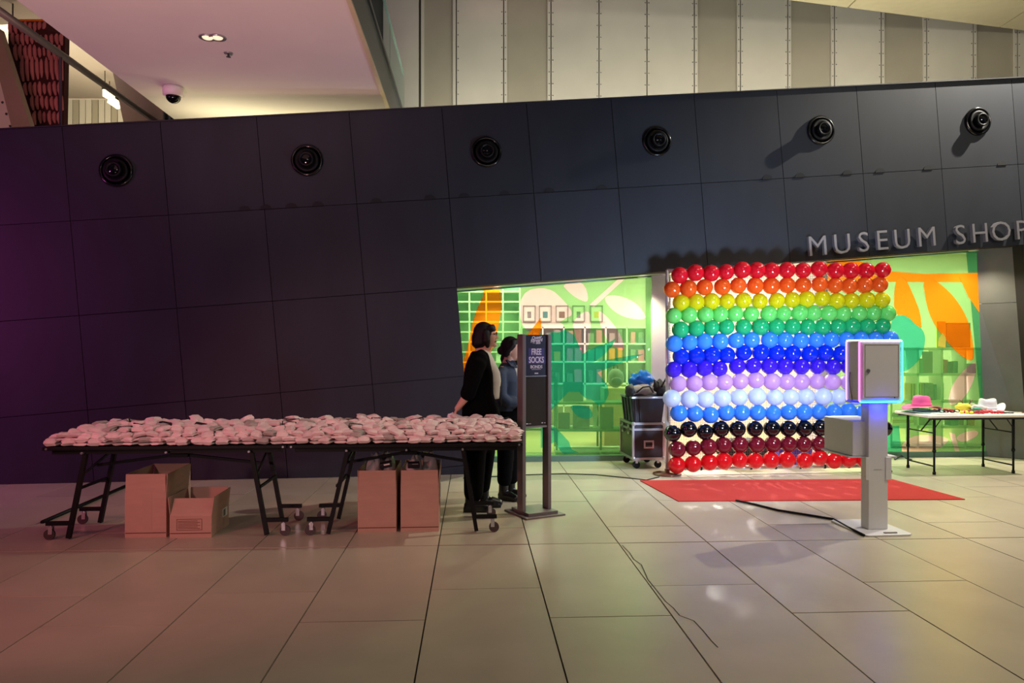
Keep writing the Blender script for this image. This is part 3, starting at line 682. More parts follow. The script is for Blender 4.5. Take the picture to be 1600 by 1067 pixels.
# recessed downlights in the soffit over the shop front
for k, (px, py) in enumerate(((775, 449), (996, 434), (1200, 417), (1500, 390.5))):
    p = on_glass(px, py); p = p+g_n*.28; fr = (px-711)/(1600-711); zz = s0.z+(s1.z-s0.z)*((p.x-s0.x)/(s1.x-s0.x))-.004
    t = thing('soffit_downlight', f'small round recessed downlight in the shop soffit, {ordw(k)} from the left', 'ceiling light', (p.x, p.y, zz), 0, 'soffit downlights over the shop front')
    MB().lathe([(.05, -.004), (.06, -.006), (.065, 0)], (0, 0, 0), 18).build('bezel', M['steel'], t)
    MB().lathe([(0, -.003), (.05, -.003), (.05, 0)], (0, 0, 0), 18).build('lamp', emit('soffit_lamp', (255, 240, 205), 8), t)
    light('soffit_downlight_beam', 'SPOT', (p.x, p.y, zz-.03), (p.x, p.y-.25, 0), 95, (1, .92, .70), .04, spot=125, blend=.8)
# dome camera, downlight, sprinkler on the bridge ceiling
def on_ceil(px, py): return on_z(px, py, 4.7)
c = on_ceil(271, 136); t = thing('dome_camera', 'white dome security camera under the pink-lit ceiling', 'security camera', c)
MB().lathe([(.115, 0), (.125, -.03), (.12, -.1), (.09, -.115), (0, -.115)][::-1], (0, 0, 0), 28).build('housing', M['white'], t)
MB().ell((0, 0, -.115), (.088, .088, .085)).build('dome', M['lens'], t)
c = on_ceil(332, 58); t = thing('downlight', 'small twin recessed downlight in the pink-lit ceiling', 'ceiling light', c)
MB().lathe([(.085, 0), (.085, -.012), (.065, -.012), (.06, 0)][::-1], (-.05, 0, 0), 20).lathe([(.085, 0), (.085, -.013), (.065, -.013), (.06, 0)][::-1], (.05, 0, 0), 20).build('bezel', M['steel'], t)
MB().ell((-.05, 0, -.004), (.055, .055, .02)).ell((.05, 0, -.004), (.055, .055, .02)).build('lamp', emit('downlight_lamp', (255, 225, 190), .9), t)
c = on_ceil(357, 83); t = thing('sprinkler', 'tiny ceiling sprinkler head near the downlight', 'sprinkler', c)
MB().lathe([(0, -.012), (.045, -.01), (.05, 0)], (0, 0, 0), 16).build('plate', M['steel'], t)
MB().tube((0, 0, -.01), (0, 0, -.04), .012).lathe([(0, -.045), (.025, -.043), (.025, -.04), (0, -.04)], (0, 0, 0), 10).build('nozzle', M['dsteel'], t)

# ================================================================== SOCK TABLES
TA = math.radians(4.06); tc_, ts_ = math.cos(TA), math.sin(TA)
def TB(s_, t_, z=0): return Vector((-3.72+s_*tc_-t_*ts_, 5.85+s_*ts_+t_*tc_, z))
def sock_table(cs, ln, fl_, fr_, tl2, tr2, label):
    t = thing('folding_table', label, 'table', TB(cs, 0), TA, 'black wheeled folding tables')
    MB().b2(-ln/2, ln/2, 0, .70, .722, .75).build('tabletop', M['black'], t, .004)
    MB().b2(-ln/2+.05, ln/2-.05, .05, .075, .685, .722).b2(-ln/2+.05, ln/2-.05, .63, .655, .685, .722).build('apron_rail', M['black'], t)
    for s_, xt, xf in ((-1, tl2, fl_), (1, tr2, fr_)):
        for y in (.075, .6):
            lg = MB().bar((xt, y, .70), (xf, y, .012), .04, .032).build('leg', M['black'], t)
            arm = MB().bar((xf-s_*.02, y, .13), (xf+s_*.17, y, .13), .035, .03)
            arm.build('caster_arm', M['black'], lg)
            cx = xf+s_*.135
            MB().tube((cx, y, .115), (cx, y, .095), .014).box((cx, y-.017, .075), (.03, .004, .06)).box((cx, y+.017, .075), (.03, .004, .06)).build('caster_fork', M['steel'], lg)
            MB().tube((cx+s_*.012, y-.012, .042), (cx+s_*.012, y+.012, .042), .042, 18).build('caster_wheel', M['rubber'], lg)
        MB().bar((xf*.55+xt*.45, .075, .40), (xf*.55+xt*.45, .6, .40), .02, .02).build('cross_bar', M['black'], t)
        MB().bar((xt-(xt-xf)*.35, .075, .5), (xt-(xt-xf)*.08, .6, .66), .016, .016).build('diagonal_brace', M['dsteel'], t)
        MB().bar((s_*.03, .33, .635), (xt+(xf-xt)*.22, .33, .555), .03, .022).build('hinge_arm', M['black'], t)
    MB().b2(-.07, .07, .28, .40, .62, .722).build('centre_hinge', M['black'], t)
    b = MB()
    for x in (-ln/2+.03, tl2, 0, tr2, ln/2-.03): b.tube((x, -.003, .735 if abs(x) > .6*ln/2+.2 else .70), (x, .05, .735 if abs(x) > .6*ln/2+.2 else .70), .009, 8)
    b.build('bolt', M['steel'], t)
    return t
M['rubber'] = mat('caster_rubber', (62, 50, 50), .5)
sock_table(.95, 1.9, -.785, .775, -.65, .65, 'left half of the long black folding table, under the thin end of the sock heap')
sock_table(2.862, 1.915, -.643, .575, -.485, .46, 'right half of the long black folding table, next to the FREE SOCKS stand')

# ---- rolled socks
def sock_mesh(v):
    """a pair of socks folded in three and tucked: a flattened tube laid along a spiral"""
    r = random.Random(v)
    path = [(-.058, .016), (-.02, .014), (.03, .014), (.056, .016), (.069, .028), (.056, .043), (.02, .045), (-.02, .046), (-.052, .042), (-.060, .052), (-.045, .060), (.005, .061), (.045, .057)]
    W_ = [.049, .050, .052, .050, .048, .051, .052, .051, .049, .047, .049, .048, .045]; T_ = [.010, .0115, .0125, .012, .011, .012, .012, .0115, .010, .009, .010, .010, .009]
    tw = r.uniform(-.35, .35); n = 10; vs = []; fs = []; m = MB()
    for i, (y, z) in enumerate(path):
        a = path[max(i-1, 0)]; c = path[min(i+1, len(path)-1)]; ty, tz = c[0]-a[0], c[1]-a[1]; l = math.hypot(ty, tz); ny, nz = -tz/l, ty/l
        wd = W_[i]*r.uniform(.90, 1.08); th = T_[i]*r.uniform(.9, 1.1); sh = tw*z
        for j in range(n):
            q = 2*math.pi*j/n; o = math.sin(q)*th*(1-.25*abs(math.cos(q)))
            cq = math.copysign(abs(math.cos(q))**.6, math.cos(q)); vs.append(Vector((cq*wd+sh+r.uniform(-.0035, .0035), -(y+ny*o)+r.uniform(-.004, .004), max(z*1.0+nz*o+r.uniform(-.003, .003)-.006*math.cos(q)**2*(z > .03), 0))))
    for i in range(len(path)-1): fs += [(i*n+j, i*n+(j+1) % n, (i+1)*n+(j+1) % n, (i+1)*n+j) for j in range(n)]
    fs += [tuple(reversed(range(n))), tuple((len(path)-1)*n+j for j in range(n))]
    return m.add(vs, fs, 0, False)
SM = [sock_mesh(i).mesh('sock') for i in range(6)]
for me in SM: me.materials.append(M['sock'])
SMG = sock_mesh(9).mesh('sock_g'); SMG.materials.append(M['sockg'])
bandm = MB()
for z in (-.0005,): bandm.vloft([(0, 0, 0, .01, .01), (.001, 0, 0, .01, .01)], 6)
bandm = MB().box((0, -.01, .0735), (.10, .032, .003)).box((.054, -.01, .038), (.003, .032, .072)).box((-.054, -.01, .038), (.003, .032, .072)).mesh('band'); bandm.materials.append(M['band'])
rs = random.Random(11)
def lay(s_): return min(s_/.13, 3.0, (3.84-s_)/.09)
def put_sock(s_, t_, z, me, label, yaw=None, roll=0, pitch=0, band=False, grp='rolled socks on the long table'):
    o = D.objects.new('rolled_socks', me); COL.objects.link(o); o.location = TB(s_, t_, z)
    o.rotation_euler = (pitch, roll, TA+(rs.uniform(-.5, .5)+(math.pi if rs.random() < .55 else 0) if yaw is None else yaw))
    tag(o, label, 'socks', grp)
    if band:
        b = D.objects.new('paper_band', bandm); COL.objects.link(b); b.parent = o
NC = 37
rown = ['front bottom row', 'front upper row', 'second row back', 'third row back', 'fourth row back', 'fifth row back', 'rear row']
rowd = [(.066, 0), (.090, .95), (.165, 1.5), (.265, 1.85), (.375, 2.0), (.49, 2.05), (.61, 1.8)]
under = MB()
for r_, (t_, lv) in enumerate(rowd):
    cnt = 0
    for i in range(NC):
        s_ = .062+i*.1024+(.05 if r_ % 2 and i < NC-1 else 0)
        L_ = min(lv, max(0, lay(s_)))
        if r_ == 1 and L_ < .7: continue
        z = .751+L_*.041+(rs.uniform(0, .016) if r_ > 1 else rs.uniform(0, .003))
        g = rs.random() < .07; band = rs.random() < .10 and r_ > 1
        lab = f'{"grey" if g else "pale pink"} rolled socks{" with black band" if band else ""}, {ordw(cnt)} from the left, heap {rown[r_]}'
        put_sock(s_+rs.uniform(-.012, .012), t_+rs.uniform(-.01, .01), z, SMG if g else SM[rs.randrange(6)], lab, roll=rs.uniform(-.28, .28)*(r_ > 0), pitch=rs.uniform(-.35, .2)*(r_ > 1), band=band)
        cnt += 1
        k = 0
        while k < L_-.55 and r_ > 1:      # the bundles buried below
            under.add([TB(s_+v[0], t_+v[1], .751+k*.043+v[2]) for v in [Vector((x*1.04, y, zz)) for x, y, zz in [tuple(q.co) for q in SM[i % 4].vertices]]], [tuple(p.vertices) for p in SM[i % 4].polygons], 0, True); k += 1
o = under.build('sock_heap', M['sock']); tag(o, 'buried lower layers of pale pink socks inside the heap on the long table', 'socks', None, 'stuff')
for k, s_ in enumerate((.62, .98, 1.42, 1.83, 2.10, 2.43, 2.52, 2.9, 3.05, 3.28, 3.42, 3.6)):
    put_sock(s_, .60+rs.uniform(-.05, .04), .751+min(lay(s_), 2.1)*.041+.025, SM[k % 4], f'loose pale pink sock bundle tossed on top of the heap, {ordw(k)} from the left', rs.uniform(-1.2, 1.2), rs.uniform(-.3, .3), rs.uniform(-.35, .35))

# ================================================================== CARTONS
def carton(label, loc, w_, d_, h_, fh, lean, extras, name='cardboard_box'):
    t = thing(name, label, 'box', loc, TA); k = .006
    m = MB().b2(0, w_, 0, k, 0, h_).b2(0, w_, d_-k, d_, 0, h_).b2(0, k, k, d_-k, 0, h_).b2(w_-k, w_, k, d_-k, 0, h_).b2(k, w_-k, k, d_-k, 0, k)
    m.build('box_body', M['card'], t)
    def flap(p, q, nrm, ang):
        p, q = Vector(p), Vector(q); n_ = Vector(nrm); up = Vector((0, 0, 1))*math.cos(ang)+n_*math.sin(ang)
        e = (q-p).normalized()*.004
        MB().prism([p+e, q-e, q-e*2+up*fh, p+e*2+up*fh], -n_*.005).build('flap', M['card'], t)
    flap((0, 0, h_), (w_, 0, h_), (0, -1, 0), lean[0]); flap((0, d_, h_), (w_, d_, h_), (0, 1, 0), lean[1])
    flap((0, 0, h_), (0, d_, h_), (-1, 0, 0), lean[2]); flap((w_, 0, h_), (w_, d_, h_), (1, 0, 0), lean[3])
    MB().b2(.004, w_-.004, -.0015, 0, .035, .041).build('base_line', M['print_'], t)
    if 'tape' in extras: MB().b2(w_*.42, w_*.66, -.0012, .0, .04, h_-.002).build('packing_tape', M['tape'], t)
    if 'print' in extras:
        pm = MB()
        for z0, z1 in ((.062, .065), (.15, .153)): pm.b2(.055, w_-.075, -.0014, 0, z0, z1)
        for x in (.055, w_-.078): pm.b2(x, x+.003, -.0014, 0, .062, .153)
        for kk in range(6): pm.b2(.065, w_-.09-.02*(kk % 2), -.0014, 0, .075+kk*.012, .0785+kk*.012)
        pm.build('printed_panel', M['print_'], t)
    if 'label' in extras:
        MB().b2(w_, w_+.0015, d_*.62, d_*.9, h_*.55, h_*.95).build('paper_label', M['label'], t)
        MB().b2(w_+.0016, w_+.003, d_*.66, d_*.78, h_*.6, h_*.9).build('label_print', M['bagg'], t)
    return t
carton('tall open cardboard box standing left of the low printed box', (-3.13, 5.976, 0), .325, .54, .36, .155, (.0, .03, -.05, .05), ('tape',))
carton('low open cardboard box with brown printed panel and slanting front flap', (-2.764, 5.967, 0), .33, .45, .178, .15, (-.55, .05, .12, .12), ('print', 'label'))
carton('tall cardboard box stuffed with bags, left of the pair under the table', (-1.283, 6.15, 0), .318, .55, .36, .155, (.0, .02, .02, -.03), ())
carton('tall cardboard box stuffed with bags, right of the pair, white label on side', (-.93, 6.17, 0), .318, .58, .36, .155, (.0, .02, -.02, .06), ('label',))
from mathutils import noise as NZ
def crumple(c, r, seed, amp=.25, nu=18, nv=12, sc=2.2):
    m = MB()
    def fn(v):
        u = Vector((v.x/r[0], v.y/r[1], v.z/r[2])); k = 1+amp*NZ.noise(u*sc+Vector((seed*7.3, seed, 0)))+amp*.6*NZ.noise(u*sc*2.6+Vector((seed, 9, 3)))
        return v*k
    return m.ell(c, r, None, nu, nv, 0, fn)
for k, (bx_, by_, sd, lab) in enumerate(((-1.19, 6.40, 1, 'crumpled clear plastic bag at the left in the left stuffed box'), (-1.10, 6.52, 2, 'crumpled clear plastic bag at the back of the left stuffed box'), (-.85, 6.38, 3, 'pinkish crumpled plastic bag at the left in the labelled box'), (-.72, 6.50, 4, 'big white crumpled plastic bag filling the labelled box'))):
    o = crumple((bx_, by_, .28), (.085 if k < 2 else .08, .13, .27), sd, .22, 24, 16, 2.6).build('plastic_bag', M['plas']); tag(o, lab, 'plastic bag')
    o.location.z = .05
for k, (bx_, by_, z, lab) in enumerate(((-1.06, 6.22, .555, 'black sock packet on top of the left stuffed box'), (-.83, 6.24, .55, 'black sock packet at the front of the labelled box'), (-.76, 6.62, .575, 'black packet standing up at the back of the labelled box'))):
    t = thing('sock_packet', lab, 'packet', (bx_, by_, z), .2*k)
    MB().box((0, 0, 0), (.10, .05, .045), rotm(.3, .2*(k-1), 0)).build('packet_body', M['band'], t, .006); MB().box((.01, -.026, .005), (.05, .003, .012), rotm(.3, .2*(k-1), 0)).build('packet_label', M['label'], t)
o = crumple((-2.60, 6.20, .12), (.1, .14, .11), 6, .2).build('plastic_bag', M['plas']); o.location.z = .007; tag(o, 'pale plastic bag inside the low printed box', 'plastic bag')
o = MB().tube(GF(66, 818)+Vector((0, 0, .012)), GF(204, 758)+Vector((0, 0, .012)), .018, 10).build('floor_pole', M['black']); tag(o, 'thin black pole lying on the floor behind the table left legs', 'pole')

# ================================================================== PEOPLE
def organic(mb, name, ms, parent, voxel, smooth=6, assign=None):
    o = mb.build(name, ms, parent)
    r = o.modifiers.new('r', 'REMESH'); r.mode = 'VOXEL'; r.voxel_size = voxel; r.use_smooth_shade = True
    if smooth: sm = o.modifiers.new('s', 'SMOOTH'); sm.iterations = smooth; sm.factor = .5
    dg = bpy.context.evaluated_depsgraph_get(); me = D.meshes.new_from_object(o.evaluated_get(dg))
    o.modifiers.clear(); old = o.data; o.data = me; D.meshes.remove(old); me.name = name
    me.polygons.foreach_set('use_smooth', [True]*len(me.polygons))
    if assign: me.polygons.foreach_set('material_index', [assign(p.center) for p in me.polygons])
    return o
def head(m, c, R):
    """head in local axes: x forward, y left, z up"""
    def P(x, y, z): return c+R @ Vector((x, y, z))
    def fn(v):
        v = v.copy()
        if v.z < 0: k = (-v.z/.115)**1.4; v.y *= 1-.38*k; v.x = v.x*(1-.18*k)+.016*k
        if v.x > .03 and -.02 < v.z < .05:          # eye sockets and flat brow
            for s_ in (-1, 1):
                dd = (v.y-s_*.032)**2/.0004+(v.z-.012)**2/.00025
                v.x -= .009*math.exp(-dd)
        return v
    m.ell(c, (.094, .074, .115), R, 36, 26, 0, fn)
    m.chain([P(.082, 0, .018), P(.098, 0, -.008), P(.107, 0, -.026)], [.008, .010, .0125], 10)
    m.ell(P(.097, .011, -.03), (.010, .008, .007), R, 10, 8); m.ell(P(.097, -.011, -.03), (.010, .008, .007), R, 10, 8)
    m.ell(P(.085, 0, -.054), (.013, .022, .006), R, 14, 8); m.ell(P(.084, 0, -.064), (.012, .019, .006), R, 14, 8)
    m.ell(P(.070, 0, -.094), (.024, .026, .018), R, 14, 10)
    for s_ in (-1, 1):
        m.ell(P(.079, s_*.032, .012), (.011, .013, .011), R, 12, 8)
        m.ell(P(-.005, s_*.073, -.005), (.02, .009, .032), R, 12, 8)
    m.chain([P(-.02, 0, -.06), P(-.035, 0, -.17)], [.055, .058], 16)
    return P
def face_assign(P, R):
    eyes = [P(.086, s_*.032, .012) for s_ in (-1, 1)]; lp = P(.094, 0, -.059)
    def f(p):
        p = Vector(p)
        if min((p-e).length for e in eyes) < .0115: return 2
        d = R.transposed() @ (p-lp)
        if d.x > -.02 and (d.y/.021)**2+(d.z/.011)**2 < 1: return 1
        return 0
    return f
def hand(m, wrist, dirn, palm_n, thumb, curl=.5, sc=1.0):
    d = Vector(dirn).normalized(); n = (Vector(palm_n)-d*Vector(palm_n).dot(d)).normalized(); s_ = d.cross(n).normalized()
    if s_.dot(Vector(thumb)) < 0: s_ = -s_
    wv_ = Vector(wrist)
    for k, off in enumerate((.026, .009, -.009, -.026)): m.chain([wv_+d*.01*sc+s_*off*.6*sc, wv_+d*.085*sc+s_*off*sc], [.013*sc, .0115*sc], 8)
    for k, (off, ln) in enumerate(((.027, .068), (.009, .078), (-.009, .072), (-.026, .056))):
        p = wv_+d*.088*sc+s_*off*sc; pts = [p]; a = 0
        for fr in (.45, .32, .23):
            a += curl; p = p+(d*math.cos(a)+n*math.sin(a)+s_*off*1.2)*ln*fr*sc; pts.append(p)
        m.chain(pts, [.0090*sc, .0085*sc, .0078*sc, .0068*sc], 8)
    p = wv_+d*.03*sc+s_*.026*sc
    m.chain([p, p+(d*.6+s_*.7+n*.25).normalized()*.034*sc, p+(d*.6+s_*.7+n*.25).normalized()*.034*sc+(d*.85+s_*.2+n*.45).normalized()*.03*sc], [.0125*sc, .0105*sc, .0085*sc], 8)

# ---- woman in the long black coat
p1_ = thing('person', 'person with black bob, glasses and long black coat, standing behind the sock table', 'person', (-.29, 7.03, 0))
hc = Vector((.045, 0, 1.645)); R = rotm(0, -.12, -.10)
m = MB(); P = head(m, hc, R)
m.chain([(.005, 0, 1.50), (.0, 0, 1.36), (.0, 0, 1.15), (-.01, 0, .95)], [.07, .12, .11, .13], 18)
m.chain([(-.005, -.13, 1.42), (-.01, -.19, 1.40), (-.095, -.235, 1.16), (-.15, -.22, 1.06), (-.215, -.20, .975)], [.06, .055, .045, .038, .027], 14)
m.chain([(-.005, .13, 1.42), (.0, .19, 1.40), (-.01, .235, 1.12), (-.05, .24, .92)], [.06, .055, .045, .028], 14)
hand(m, (-.222, -.198, .965), (-.38, .05, -.85), (.75, .1, -.35), (0, -1, .1), .45, .92)
hand(m, (-.052, .24, .905), (-.1, 0, -.9), (0, -1, 0), (1, 0, 0), .4, .92)
for y in (-.09, .09): m.chain([(-.01, y, .9), (-.02, y, .5), (-.04, y, .12)], [.07, .05, .036], 14)
organic(m, 'body', [M['skin'], M['lips'], M['eye']], p1_, .0045, 4, face_assign(P, R))
m = MB()
m.ell(P(-.022, 0, .025), (.102, .092, .118), R, 28, 20)
for s_ in (-1, 1):
    m.chain([P(.012, s_*.078, .03), P(.008, s_*.086, -.05), P(.012, s_*.076, -.098)], [.034, .038, .02], 12)
m.chain([P(-.05, 0, .0), P(-.062, 0, -.07), P(-.055, 0, -.115)], [.09, .086, .05], 18)
m.chain([P(.055, -.05, .07), P(.070, 0, .078), P(.055, .05, .07)], [.030, .030, .030], 12)
m.chain([P(.078, -.045, .050), P(.090, 0, .050), P(.078, .045, .050)], [.012, .013, .012], 10)
organic(m, 'hair', M['hair'], p1_, .007, 5)
m = MB()
for s_ in (-1, 1):
    c = P(.101, s_*.033, .012); m.path([c+R @ Vector((0, .023*math.cos(a), .018*math.sin(a))) for a in [2*math.pi*i/16 for i in range(16)]], .0022, 5, 0, True)
    m.path([P(.101, s_*.056, .014), P(.04, s_*.079, .012), P(-.01, s_*.082, .006)], .0022, 5)
m.path([P(.101, -.010, .014), P(.105, 0, .017), P(.101, .010, .014)], .0022, 5); m.build('glasses', M['rimglass'], p1_)
m = MB().vloft([(1.05, .055, 0, .115, .10), (1.12, .06, 0, .115, .10), (1.22, .075, 0, .112, .105), (1.3, .068, 0, .11, .105), (1.38, .035, 0, .105, .135), (1.45, .015, 0, .092, .125), (1.5, .006, 0, .072, .078), (1.515, .004, 0, .068, .07)])
organic(m, 'shirt', M['shirt'], p1_, .01, 4)
m = MB().vloft([(.70, -.015, 0, .185, .20), (.82, -.01, 0, .180, .195), (.95, -.02, 0, .165, .185), (1.08, -.035, 0, .145, .175), (1.2, -.04, 0, .135, .178), (1.32, -.04, 0, .125, .19), (1.40, -.035, 0, .108, .195), (1.45, -.035, 0, .085, .15), (1.505, -.03, 0, .062, .085)])
for s_ in (-1, 1):
    m.chain([(.0, s_*.07, 1.475), (-.005, s_*.15, 1.425)], [.052, .068], 12); m.chain([(.03, s_*.08, 1.46), (.035, s_*.12, 1.36)], [.045, .06], 12)
    m.chain([(.045, s_*.09, 1.45), (.07, s_*.115, 1.28), (.075, s_*.12, 1.1), (.13, s_*.12, .9), (.14, s_*.12, .74)], [.035, .045, .045, .05, .05], 10)
m.chain([(-.02, -.13, 1.42), (-.02, -.19, 1.395), (-.092, -.235, 1.18), (-.118, -.228, 1.11)], [.07, .075, .07, .072], 16)
m.chain([(-.02, .13, 1.42), (-.01, .19, 1.395), (-.01, .235, 1.13), (-.035, .24, 1.0)], [.07, .072, .066, .06], 16)
organic(m, 'coat', M['coat'], p1_, .012, 5)
m = MB()
m.chain([(0, 0, .98), (0, 0, .86)], [.15, .16], 20)
m.chain([(-.03, -.085, .88), (-.06, -.095, .5), (-.07, -.10, .17)], [.115, .105, .092], 18); m.chain([(.06, .085, .88), (.035, .095, .5), (.0, .10, .19)], [.11, .09, .078], 18)
m.chain([(.04, 0, .95), (.06, 0, .72), (.05, 0, .6)], [.13, .11, .07], 16)
organic(m, 'trousers', M['pants'], p1_, .012, 5)
for sx, y in ((-.06, -.10), (.045, .10)):
    m = MB(); m.chain([(sx-.03, y, .2), (sx-.035, y, .09)], [.058, .056], 14); m.chain([(sx-.055, y, .055), (sx+.05, y, .055), (sx+.125, y, .04)], [.052, .05, .036], 14); m.box((sx+.03, y, .014), (.22, .085, .03)); m.box((sx-.065, y, .02), (.08, .08, .04))
    o = organic(m, 'boot', M['boot'], p1_, .008, 3)
MB().path([(.06, -.06, 1.47), (.15, -.05, 1.30), (.185, -.01, 1.12), (.183, .0, 1.06)], .004, 6).box((.187, 0, 1.03), (.008, .06, .08)).build('lanyard', M['band'], p1_)
o = crumple((-.29-.265, 7.03-.215, .885), (.042, .03, .05), 3, .3).build('paper_tissue', M['tissue'], None); tag(o, 'crumpled white tissue held in the hand of the person in the black coat', 'tissue')

# ---- woman in the denim jacket
YW = math.radians(-32)
p2_ = thing('person', 'person with tied black hair and denim jacket, half hidden behind the sign stand', 'person', (-.03, 7.50, 0), YW)
hc = Vector((.035, 0, 1.515)); R = rotm(0, .02, math.radians(20)); m = MB(); P = head(m, hc, R)
m.chain([(0, 0, 1.38), (0, 0, 1.25), (0, 0, 1.05), (0, 0, .88)], [.07, .11, .10, .12], 18)
for s_ in (-1, 1):
    m.chain([(0, s_*.12, 1.30), (0, s_*.175, 1.28), (.03, s_*.2, 1.05), (.09, s_*.13, .99), (.155, s_*.045, .995)], [.055, .05, .042, .036, .026], 14)
    hand(m, (.158, s_*.042, .995), (.35, -s_*.75, -.25), (-.8, -s_*.2, -.1), (.1, 0, 1), .5, .9)
    m.chain([(0, s_*.06, .85), (0, s_*.065, .48), (-.02, s_*.065, .12)], [.08, .055, .036], 14)
organic(m, 'body', [M['skin'], M['lips'], M['eye']], p2_, .0045, 4, face_assign(P, R))
m = MB(); m.ell(P(-.022, 0, .028), (.098, .084, .11), R, 28, 20); m.chain([P(.02, -.06, .07), P(.062, 0, .088), P(.02, .06, .07)], [.03, .032, .03], 12)
for s_ in (-1, 1): m.chain([P(.03, s_*.068, .05), P(-.01, s_*.08, .0), P(-.05, s_*.06, -.05)], [.022, .022, .03], 12)
m.ell(P(-.112, 0, -.01), (.042, .05, .045), R, 18, 12); m.chain([P(-.085, .03, -.03), P(-.1, .04, -.1), P(-.08, .05, -.19)], [.03, .03, .018], 10)
organic(m, 'hair', M['hair'], p2_, .007, 4)
MB().ell(P(0, -.083, -.045), (.006, .006, .011), R, 10, 8).ell(P(0, .083, -.045), (.006, .006, .011), R, 10, 8).build('earring', M['steel'], p2_)
m = MB().vloft([(.9, .0, 0, .13, .16), (1.05, 0, 0, .122, .15), (1.2, .01, 0, .124, .165), (1.29, .0, 0, .105, .172), (1.345, -.005, 0, .085, .13), (1.385, -.01, 0, .066, .075)])
for s_ in (-1, 1): m.chain([(0, s_*.12, 1.29), (0, s_*.175, 1.275), (.03, s_*.2, 1.06), (.085, s_*.14, .99), (.125, s_*.085, .99)], [.066, .066, .06, .055, .048], 14)
organic(m, 'denim_jacket', M['denim'], p2_, .011, 4)
m = MB()
for s_ in (-1, 1): m.prism([Vector((.07, s_*.015, 1.40)), Vector((.10, s_*.02, 1.33)), Vector((.07, s_*.09, 1.35)), Vector((.0, s_*.075, 1.41))], (.012, 0, .006))
m.build('collar', M['denim'], p2_)
MB().vloft([(.92, .035, 0, .1, .05), (1.1, .04, 0, .095, .045), (1.25, .04, 0, .1, .05), (1.36, .03, 0, .06, .04)], 16).build('shirt', M['shirt'], p2_)
m = MB().chain([(0, 0, .92), (0, 0, .82)], [.14, .145], 20)
for s_ in (-1, 1): m.chain([(0, s_*.065, .84), (0, s_*.065, .48), (-.015, s_*.065, .2)], [.11, .086, .074], 16)
organic(m, 'trousers', M['pants'], p2_, .012, 4)
for s_ in (-1, 1):
    m = MB(); m.chain([(-.02, s_*.065, .22), (-.025, s_*.065, .08)], [.05, .05], 14); m.chain([(-.045, s_*.065, .05), (.05, s_*.065, .05), (.13, s_*.075, .035)], [.046, .046, .032], 14); m.box((.03, s_*.065, .012), (.21, .075, .024))
    organic(m, 'boot', M['boot'], p2_, .008, 3)
o = crumple((.125, 7.35, .955), (.035, .03, .03), 8, .25).build('paper_packet', M['tissue'], None); tag(o, 'small white packet held in the clasped hands of the denim jacket person', 'packet')

# ================================================================== SIGN STAND
YS = math.radians(28); s0_ = GF(821, 814)
st = thing('sign_stand', 'grey two-post floor stand holding the navy FREE SOCKS sign', 'sign', (s0_.x+.01, s0_.y+.03, 0), YS)
MB().b2(0, .41, 0, .43, .0, .014).build('base_plate', M['grey'], st, .002)
MB().b2(.05, .36, .05, .38, .014, .04).build('upper_plate', M['grey'], st, .002)
HT = 1.66
for x in (.055, .325): MB().b2(x-.018, x+.018, .14, .245, .04, HT).build('post', M['grey'], st, .004)
MB().b2(.077, .303, .17, .25, .80, HT-.005).build('panel_core', M['black'], st)
MB().b2(.079, .301, .155, .17, .82, 1.268).build('lower_panel', M['smoke'], st)
MB().b2(.077, .303, .15, .172, 1.27, 1.28).b2(.077, .303, .15, .172, .80, .818).build('divider_strip', M['alu'], st)
fc = MB().b2(.079, .301, .155, .17, 1.282, HT-.01).build('sign_face', M['navy'], st)
def sign_text(txt, cx, cz, size, nm, mt, bold=0, shear=0, xs=1.0, rot=0):
    vs, fs = text_mesh(txt, size, .002, bold, shear, 'CENTER', xs)
    Rr = Matrix(((1, 0, 0), (0, 0, -1), (0, 1, 0))); R2 = Matrix.Rotation(rot, 3, 'Z')
    MB().add([Vector((cx, .1535, cz))+Rr @ (R2 @ v) for v in vs], fs).build(nm, M[mt], fc)
MB().b2(.108, .272, .1545, .156, 1.462, 1.532).build('word_block', M['purple'], fc); MB().b2(.098, .282, .1545, .156, 1.388, 1.458).build('word_block', M['purple'], fc)
sign_text('FREE', .19, 1.497, .078, 'lettering', 'signtxt', .0018, 0, .66); sign_text('SOCKS', .19, 1.423, .078, 'lettering', 'signtxt', .0018, 0, .66)
sign_text('BONDS', .19, 1.360, .040, 'lettering', 'signtxt', .0008, 0, .95)
MB().b2(.14, .24, .1545, .156, 1.336, 1.339).build('underline', M['signtxt'], fc)
sign_text('Queer', .192, 1.630, .044, 'lettering', 'signtxt', .0012, .25, .9, .12); sign_text('Forward', .190, 1.603, .042, 'lettering', 'signtxt', .0012, .25, .85, .12); sign_text('2022', .208, 1.580, .024, 'lettering', 'signtxt', .0008, .2, 1, .05)
MB().b2(.15, .178, .1545, .156, 1.577, 1.580).build('underline', M['signtxt'], fc)
MB().b2(.172, .21, .1545, .156, 1.296, 1.306).build('small_print', M['signtxt'], fc)
MB().b2(.084, .10, .154, .156, .835, .845).b2(.104, .135, .154, .156, .838, .841).b2(.245, .262, .154, .156, .838, .846).b2(.276, .286, .154, .156, .838, .843).build('small_print', M['signtxt'], st)

